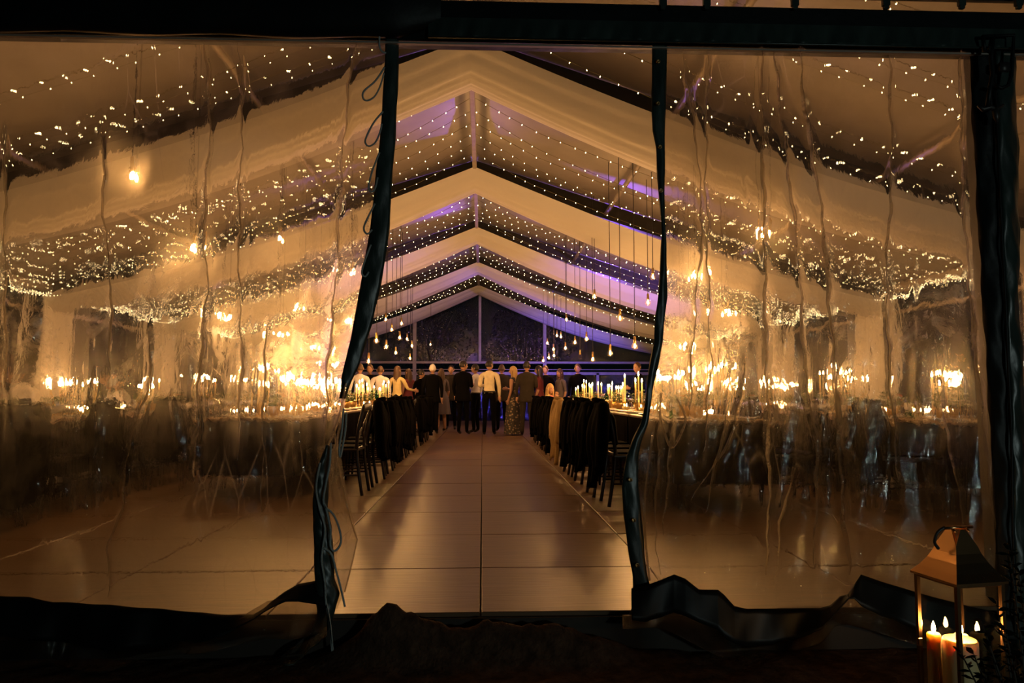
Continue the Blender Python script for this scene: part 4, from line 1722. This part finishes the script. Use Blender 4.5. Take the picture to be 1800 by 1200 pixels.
def person(label, px, Y, facing, top='suit', legs='suit', hair='h_black', hairstyle='short', H=1.74, skin='skin', arms=('down', 'down'), woman=False, sit=False,
           lean=0., jacket=False, dress=None, bare=False, sleeve='long', scarf=None, x=None, step=0., turn=0., z0=0.):
    k = H / 1.74
    X = P(px, 690, Y).x if x is None else x
    t = thing('person', label, 'person', (X, Y, z0), radians(facing))
    sw = .158 if woman else .182
    hw = .088
    J = {'pelvis': Vector((0, 0, .96)), 'spine': Vector((0, .005, 1.13)), 'chest': Vector((0, .0, 1.30)), 'base': Vector((0, -.015, 1.445)), 'neck': Vector((0, .0, 1.53))}
    R_ = {'pelvis': (.155, .115), 'spine': (.125 if woman else .14, .10), 'chest': (.145 if woman else .165, .115), 'base': (.085, .07), 'neck': (.052, .052)}
    E = [('pelvis', 'spine'), ('spine', 'chest'), ('chest', 'base'), ('base', 'neck')]
    for s, nm in ((-1, 'l'), (1, 'r')):
        J['sh' + nm] = Vector((s * sw, -.01, 1.405))
        a = arms[0] if s < 0 else arms[1]
        if a == 'down':
            el, wr = Vector((s * (sw + .055), -.03, 1.13)), Vector((s * (sw + .05), .05, .90))
        elif a == 'hold':
            el, wr = Vector((s * (sw + .045), -.02, 1.14)), Vector((s * (sw - .04), .22, 1.17))
        elif a == 'hip':
            el, wr = Vector((s * (sw + .15), -.08, 1.16)), Vector((s * (sw + .0), .08, 1.02))
        elif a == 'back':
            el, wr = Vector((s * (sw + .06), -.10, 1.15)), Vector((s * .06, -.15, 1.0))
        elif a == 'table':
            el, wr = Vector((s * (sw + .03), .12, 1.15)), Vector((s * (sw - .08), .33, 1.15))
        elif a == 'mouth':
            el, wr = Vector((s * (sw + .03), .13, 1.20)), Vector((s * .05, .17, 1.44))
        elif a == 'out':
            el, wr = Vector((s * (sw + .12), .02, 1.17)), Vector((s * (sw + .22), .18, 1.14))
        J['el' + nm], J['wr' + nm] = el, wr
        J['hip' + nm] = Vector((s * hw, 0, .92))
        if sit:
            J['kn' + nm] = Vector((s * .10, .43, .94))
            J['an' + nm] = Vector((s * .10, .42, .52))
            J['to' + nm] = Vector((s * .11, .56, .475))
        else:
            st = step * s
            J['kn' + nm] = Vector((s * (hw + .008), .02 + st * .5, .50))
            J['an' + nm] = Vector((s * (hw + .02), -.02 + st, .085))
            J['to' + nm] = Vector((s * (hw + .035), .13 + st, .035))
        R_.update({'sh' + nm: .062 if woman else .073, 'el' + nm: .040 if woman else .048, 'wr' + nm: .027 if woman else .031,
                   'hip' + nm: .098, 'kn' + nm: .062, 'an' + nm: .044, 'to' + nm: .036})
        E += [('base', 'sh' + nm), ('sh' + nm, 'el' + nm), ('el' + nm, 'wr' + nm), ('pelvis', 'hip' + nm), ('hip' + nm, 'kn' + nm), ('kn' + nm, 'an' + nm), ('an' + nm, 'to' + nm)]
    drop = -.44 if sit else 0.
    Rl = Matrix.Rotation(-lean, 3, 'X')

    def tf(n, v):
        if lean and n[:2] not in ('hi', 'kn', 'an', 'to') and n != 'pelvis':
            v = J0 + Rl @ (v - J0)
        return (v + Vector((0, 0, drop))) * k
    J0 = J['pelvis'].copy()
    J = {n: tf(n, v) for n, v in J.items()}
    R_ = {n: (r[0] * k, r[1] * k) if isinstance(r, tuple) else r * k for n, r in R_.items()}
    v, f = skin_body(J, R_, E)
    mats = [M[top], M[legs], M[skin], M['shoe'], M['lips'], M['eye']]
    mb = MB()
    segs = [(J[a], J[c], a, c) for a, c in E]
    mb.add(v, f)
    mi = []
    for fc in f:
        p = sum((Vector(v[i]) for i in fc), Vector()) / len(fc)
        best = min(segs, key=lambda q: seg_d(p, q[0], q[1]) - .03 * k * ('pelvis' in q[2:] or 'spine' in q[2:] or 'chest' in q[2:]))
        a, c = best[2], best[3]
        if c[:2] == 'to':
            m_ = 2 if bare else 3
        elif c[:2] in ('kn', 'an') or c[:3] == 'hip':
            m_ = 2 if (dress and c[:2] == 'an') else 1
        elif c == 'neck':
            m_ = 2
        elif c[:2] == 'wr':
            m_ = 2 if sleeve in ('short', 'none') else 0
        elif c[:2] == 'el':
            m_ = 2 if sleeve == 'none' else 0
        elif c == 'spine' and p.z < (J['pelvis'].z + .05 * k):
            m_ = 1
        else:
            m_ = 0
        mi.append(m_)
    mb.mi = mi
    # hands: a palm and five separate fingers
    for s, nm in ((-1, 'l'), (1, 'r')):
        wr, el = J['wr' + nm], J['el' + nm]
        d = (wr - el).normalized()
        side = d.cross(Vector((0, 1, 0)) if abs(d.y) < .8 else Vector((0, 0, 1))).normalized()
        up = side.cross(d).normalized()
        mb.m = 2
        pr = []
        mb.tube([wr - d * .02 * k, wr + d * .03 * k, wr + d * .075 * k, wr + d * .09 * k], [.026 * k, .034 * k, .037 * k, .028 * k], 8)
        for q in range(4):
            o_ = (q - 1.5) * .019 * k
            L = (.062, .074, .070, .054)[q] * k
            a0 = wr + d * .078 * k + up * o_
            curl = side * (.012 * k)
            mb.tube([a0, a0 + d * L * .45 + curl * .5, a0 + d * L * .8 + curl * 1.6, a0 + d * L + curl * 2.6], [.010 * k, .0092 * k, .0085 * k, .006 * k], 6)
        th = up * (.03 * k)
        mb.tube([wr + d * .03 * k + th * .8, wr + d * .06 * k + th * 1.7, wr + d * .085 * k + th * 1.9 + side * .012 * k], [.012 * k, .0105 * k, .007 * k], 6)
    # head
    hc = J['neck'] + (Rl if lean else Matrix.Identity(3)) @ Vector((0, .018, .105)) * k
    Rt = Matrix.Rotation(turn, 3, 'Z') @ (Matrix.Rotation(-lean * .5, 3, 'X') if lean else Matrix.Identity(3))
    ax, ay, az = .076 * k, .096 * k, .118 * k

    def hp(th, ph, s=1.):
        q = Vector((ax * sin(th) * cos(ph), ay * sin(th) * sin(ph), az * cos(th)))
        zz = q.z / az
        if zz < -.1:
            q.x *= 1 - .32 * min(1, (-zz - .1))
            if q.y < 0:
                q.y *= 1 - .35 * min(1, (-zz - .1))
        fr = max(0, q.y / ay)
        q.y -= .007 * k * exp(-((zz - .05) / .16) ** 2) * fr * (abs(q.x) > .018 * k)
        return q * s
    nth, nph = 14, 18
    vs = [hc + Rt @ hp(pi * i / nth, 2 * pi * j / nph) for i in range(nth + 1) for j in range(nph)]
    mb.m = 2
    mb.add(vs, [(i * nph + j, i * nph + (j + 1) % nph, (i + 1) * nph + (j + 1) % nph, (i + 1) * nph + j) for i in range(nth) for j in range(nph)])
    tr = lambda x_, y_, z_: hc + Rt @ (Vector((x_, y_, z_)) * k)
    nose = [tr(0, .088, .022), tr(-.012, .090, -.030), tr(.012, .090, -.030), tr(0, .116, -.026), tr(0, .092, -.038)]
    mb.add(nose, [(0, 1, 3), (0, 3, 2), (1, 4, 3), (4, 2, 3)])
    for s in (-1, 1):
        mb.tube([tr(s * .072, .004, -.03), tr(s * .082, -.004, -.005), tr(s * .083, -.010, .018), tr(s * .074, -.004, .025)], [.007 * k, .011 * k, .012 * k, .006 * k], 6)
        mb.m = 5
        mb.lathe([(0, -.008 * k), (.009 * k, -.004 * k), (.009 * k, .004 * k), (0, .008 * k)], 8, tr(s * .030, .081, .006))
        mb.m = 2
    mb.m = 4
    mb.tube([tr(-.022, .083, -.056), tr(0, .090, -.058), tr(.022, .083, -.056)], [.003 * k, .0065 * k, .003 * k], 6)
    body = mb.build('body', mats)
    body.parent = t
    # hair
    b = MB()
    lim = {'short': .30, 'long': .36, 'bun': .34, 'bald': -.1}[hairstyle]
    hv, hf = [], []
    NT, NP = 12, 22
    for i in range(NT + 1):
        for j in range(NP):
            ph = 2 * pi * j / NP
            front = max(0, sin(ph))
            maxth = pi * (.62 if hairstyle != 'bald' else .60) * (1 - front ** 1.3 * (1 - lim / .62 if hairstyle != 'bald' else .62))
            th = maxth * i / NT
            q = hp(th, ph, 1.07 + .015 * sin(ph * 9 + th * 7))
            q.z += .004 * k
            q.y -= .004 * k
            hv.append(hc + Rt @ q)
    hf = [(i * NP + j, i * NP + (j + 1) % NP, (i + 1) * NP + (j + 1) % NP, (i + 1) * NP + j) for i in range(NT) for j in range(NP)]
    b.add(hv, hf)
    if hairstyle == 'long':
        def lh(u, v_):
            a = pi * (1.02 + .96 * u) if True else 0
            r = 1.08 + .12 * sin(pi * v_)
            wz = .03 - .36 * v_
            q = Vector((ax * r * cos(a) * (1 + .12 * v_), ay * r * sin(a) * (1 - .15 * v_) - .012 * k * v_ + .006 * k * sin(u * 40), wz * k))
            return hc + Rt @ q
        b.grid(lh, 20, 10)
        for s in (-1, 1):
            b.tube([tr(s * .068, .03, .05), tr(s * .084, .025, -.04), tr(s * .080, .02, -.13), tr(s * .07, .03, -.22)], [.012 * k, .02 * k, .022 * k, .01 * k], 7)
    if hairstyle == 'bun':
        b.lathe([(0, -.035 * k), (.03 * k, -.02 * k), (.036 * k, 0), (.03 * k, .022 * k), (0, .036 * k)], 10, tr(0, -.112, .03))
    part(b, 'hair', M[hair], t)
    zt_ = J['base'].z
    if jacket:
        b = MB()
        pv, chs = J['pelvis'], J['chest']

        def jk(u, v_):
            a = -pi / 2 + .18 + (2 * pi - .36) * u + pi
            zz = [(.0, .075, .065), (.08, .175, .105), (.25, .195, .135), (.5, .168, .130), (.7, .178, .135), (1, .215, .155)]
            for (v0, x0_, y0_), (v1, x1_, y1_) in zip(zz, zz[1:]):
                if v0 <= v_ <= v1:
                    q = (v_ - v0) / (v1 - v0)
                    rx, ry = x0_ + (x1_ - x0_) * q, y0_ + (y1_ - y0_) * q
                    break
            c = J['base'].lerp(pv - Vector((0, 0, .17 * k)), v_) + Vector((0, 0, .045 * k * (1 - v_)))
            rip = 1 + .02 * v_ * sin(a * 7)
            sc = .88 if woman else 1.
            return c + Vector((rx * k * sc * rip * sin(a + pi), -ry * k * sc * rip * cos(a + pi) * -1, 0))
        b.grid(jk, 30, 14)
        o = part(b, 'jacket', M[top], t)
        sm = o.modifiers.new('thickness', 'SOLIDIFY')
        sm.thickness = .008
        b = MB()
        b.tube([J['neck'] + Vector((.048 * k * cos(a), -.004 * k + .05 * k * sin(a), -.055 * k)) for a in [2 * pi * q / 10 for q in range(10)]], .010 * k, 6, closed=True)
        part(b, 'shirt_collar', M['shirt_white'], t)
    elif top.startswith('shirt'):
        b = MB()
        b.tube([J['neck'] + Vector((.052 * k * cos(a), -.004 * k + .055 * k * sin(a), -.058 * k)) for a in [2 * pi * q / 10 for q in range(10)]], .013 * k, 6, closed=True)
        part(b, 'shirt_collar', M[top], t)
        if not sit:
            b = MB()
            b.lathe([(.150 * k, -.02 * k), (.153 * k, 0), (.152 * k, .018 * k), (.149 * k, .02 * k)], 18, J['pelvis'] + Vector((0, 0, .055 * k)), 1., .80)
            part(b, 'belt', M['shoe'], t)
    if dress:
        b = MB()
        hem = .03 if dress == 'long' else .48

        def dr(u, v_):
            a = 2 * pi * u
            z = (1.12 - (1.12 - hem) * v_) * k + (drop * k)
            rx = (.135 + .06 * min(1, v_ * 3) + .07 * v_) * k
            ry = (.10 + .05 * min(1, v_ * 3) + .09 * v_) * k
            w_ = 1 + .06 * v_ * sin(a * 9 + v_)
            return Vector((rx * cos(a) * w_, ry * sin(a) * w_, z))
        b.grid(dr, 40, 12)
        part(b, 'dress_skirt', M[legs], t)
    if scarf:
        b = MB()
        b.tube([J['neck'] + Vector((.07 * k * cos(a), .012 * k + .07 * k * sin(a), -.075 * k + .01 * sin(a * 3))) for a in [2 * pi * q / 12 for q in range(12)]], .026 * k, 7, closed=True)
        b.tube(smooth([J['neck'] + Vector(p) * k for p in ((-.03, .085, -.08), (-.035, .125, -.17), (-.03, .13, -.30))], 3), .03 * k, 7)
        part(b, 'scarf', M[scarf], t)
    return t


# facing: 0 = looking away from the door (+y), 180 = towards the door
person('white-haired man in a black suit seen from behind, left of the aisle end', 760, 18.2, 2, 'suit', 'suit', 'h_white', 'short', 1.72, jacket=True)
person('dark-haired woman in a black dress close beside the white-haired man', 740, 18.5, -20, 'black_cloth', 'black_cloth', 'h_black', 'bun', 1.60, arms=('down', 'hold'), woman=True, dress='short', sleeve='long', turn=-.6)
person('dark-haired man in a black suit, face turned right, at the aisle centre', 814, 18.0, -25, 'suit', 'suit', 'h_black', 'short', 1.80, arms=('down', 'hold'), jacket=True, turn=-.8)
person('man in a pale lilac shirt holding a drink behind the black-suited man', 836, 18.7, 60, 'shirt_white', 'suit', 'h_black', 'short', 1.74, arms=('hold', 'down'), turn=.2)
person('man in a yellow-lit white shirt and black trousers seen from behind at the aisle end', 860, 17.7, -8, 'shirt_cream', 'suit', 'h_black', 'short', 1.80, arms=('hold', 'down'), turn=-.7, step=.04)
person('tall dim man in a dark jacket behind the man in the yellow-lit shirt', 882, 19.4, 10, 'suit_grey', 'suit', 'h_brown', 'short', 1.76, jacket=True)
person('blond woman in a long sleeveless floral dress, facing left', 903, 17.9, 62, 'floral', 'floral', 'h_blond', 'long', 1.66, arms=('down', 'hold'), woman=True, dress='long', sleeve='none', turn=.3)
person('man in a charcoal grey suit seen from behind, right of the floral dress', 926, 17.4, -6, 'suit_grey', 'suit_grey', 'h_black', 'short', 1.76, arms=('down', 'hold'), jacket=True, turn=-.4)
person('woman with dark hair in a maroon dress beyond the grey-suited man', 948, 18.6, 70, 'maroon', 'maroon', 'h_black', 'long', 1.70, woman=True, dress='long', sleeve='short', turn=.2)
person('man with a reddish face standing behind the maroon dress', 959, 19.6, 150, 'suit', 'suit', 'h_brown', 'short', 1.74, jacket=True)
person('blond woman in a yellow jacket and pink scarf seated at the right aisle tables', 955, 15.85, -95, 'jacket_yellow', 'suit', 'h_blond', 'long', 1.62, arms=('mouth', 'table'), woman=True, sit=True, scarf='pink', x=1.39, lean=.10, turn=-.9)
person('man in dark clothes standing far right beyond the candle cluster', 1016, 19.0, 160, 'suit', 'suit', 'h_brown', 'short', 1.76, jacket=True)
person('dim woman in a dark dress beyond the yellow-jacketed woman', 985, 18.5, 120, 'grey_dress', 'grey_dress', 'h_brown', 'long', 1.62, woman=True, dress='long', sleeve='short')
person('balding man in a dark suit standing at the far right table end', 1122, 15.6, 90, 'suit', 'suit', 'h_brown', 'bald', 1.66, arms=('hold', 'down'), jacket=True, turn=.6)
person('woman with long dark hair in a cream jacket, left of the aisle', 698, 17.9, -12, 'jacket_yellow', 'suit', 'h_brown', 'long', 1.66, arms=('down', 'out'), woman=True, turn=-.5)
person('man in a white shirt with rounded shoulders beside the left tables', 668, 17.6, 8, 'shirt_white', 'suit', 'h_brown', 'short', 1.66, lean=.14)
person('person in a pale shirt standing close by the left curtain band', 632, 17.0, 0, 'shirt_white', 'suit', 'h_brown', 'short', 1.68)
person('man in a dark jacket between the two pale shirts on the left', 650, 18.4, 170, 'suit', 'suit', 'h_brown', 'short', 1.72, jacket=True)
person('woman in a grey dress behind the white-haired man', 776, 19.6, 30, 'grey_dress', 'grey_dress', 'h_brown', 'long', 1.66, woman=True, dress='short', sleeve='short')
person('dim dark-suited man left of the black-suited man', 793, 20.4, 175, 'suit_grey', 'suit', 'h_black', 'short', 1.78, jacket=True)
person('woman in a pinkish dress left of the white-haired man', 718, 19.4, 40, 'maroon', 'maroon', 'h_brown', 'long', 1.64, woman=True, dress='short', sleeve='none', turn=.3)
seats = {q[3]: q for q in CHAIRS if q[1] == 'far left' and q[2] == 'inner side'}
q = seats[1]
person('seated man in a white shirt leaning over the far left tables', 118, q[5], 100, 'shirt_white', 'suit', 'h_brown', 'short', 1.80, arms=('table', 'table'), sit=True, lean=.30, x=q[4] + .02)
q = seats[3]
person('dark-haired guest in a white top seated behind the leaning man', 150, q[5], 95, 'shirt_white', 'suit', 'h_black', 'short', 1.70, arms=('table', 'table'), sit=True, x=q[4] + .02)
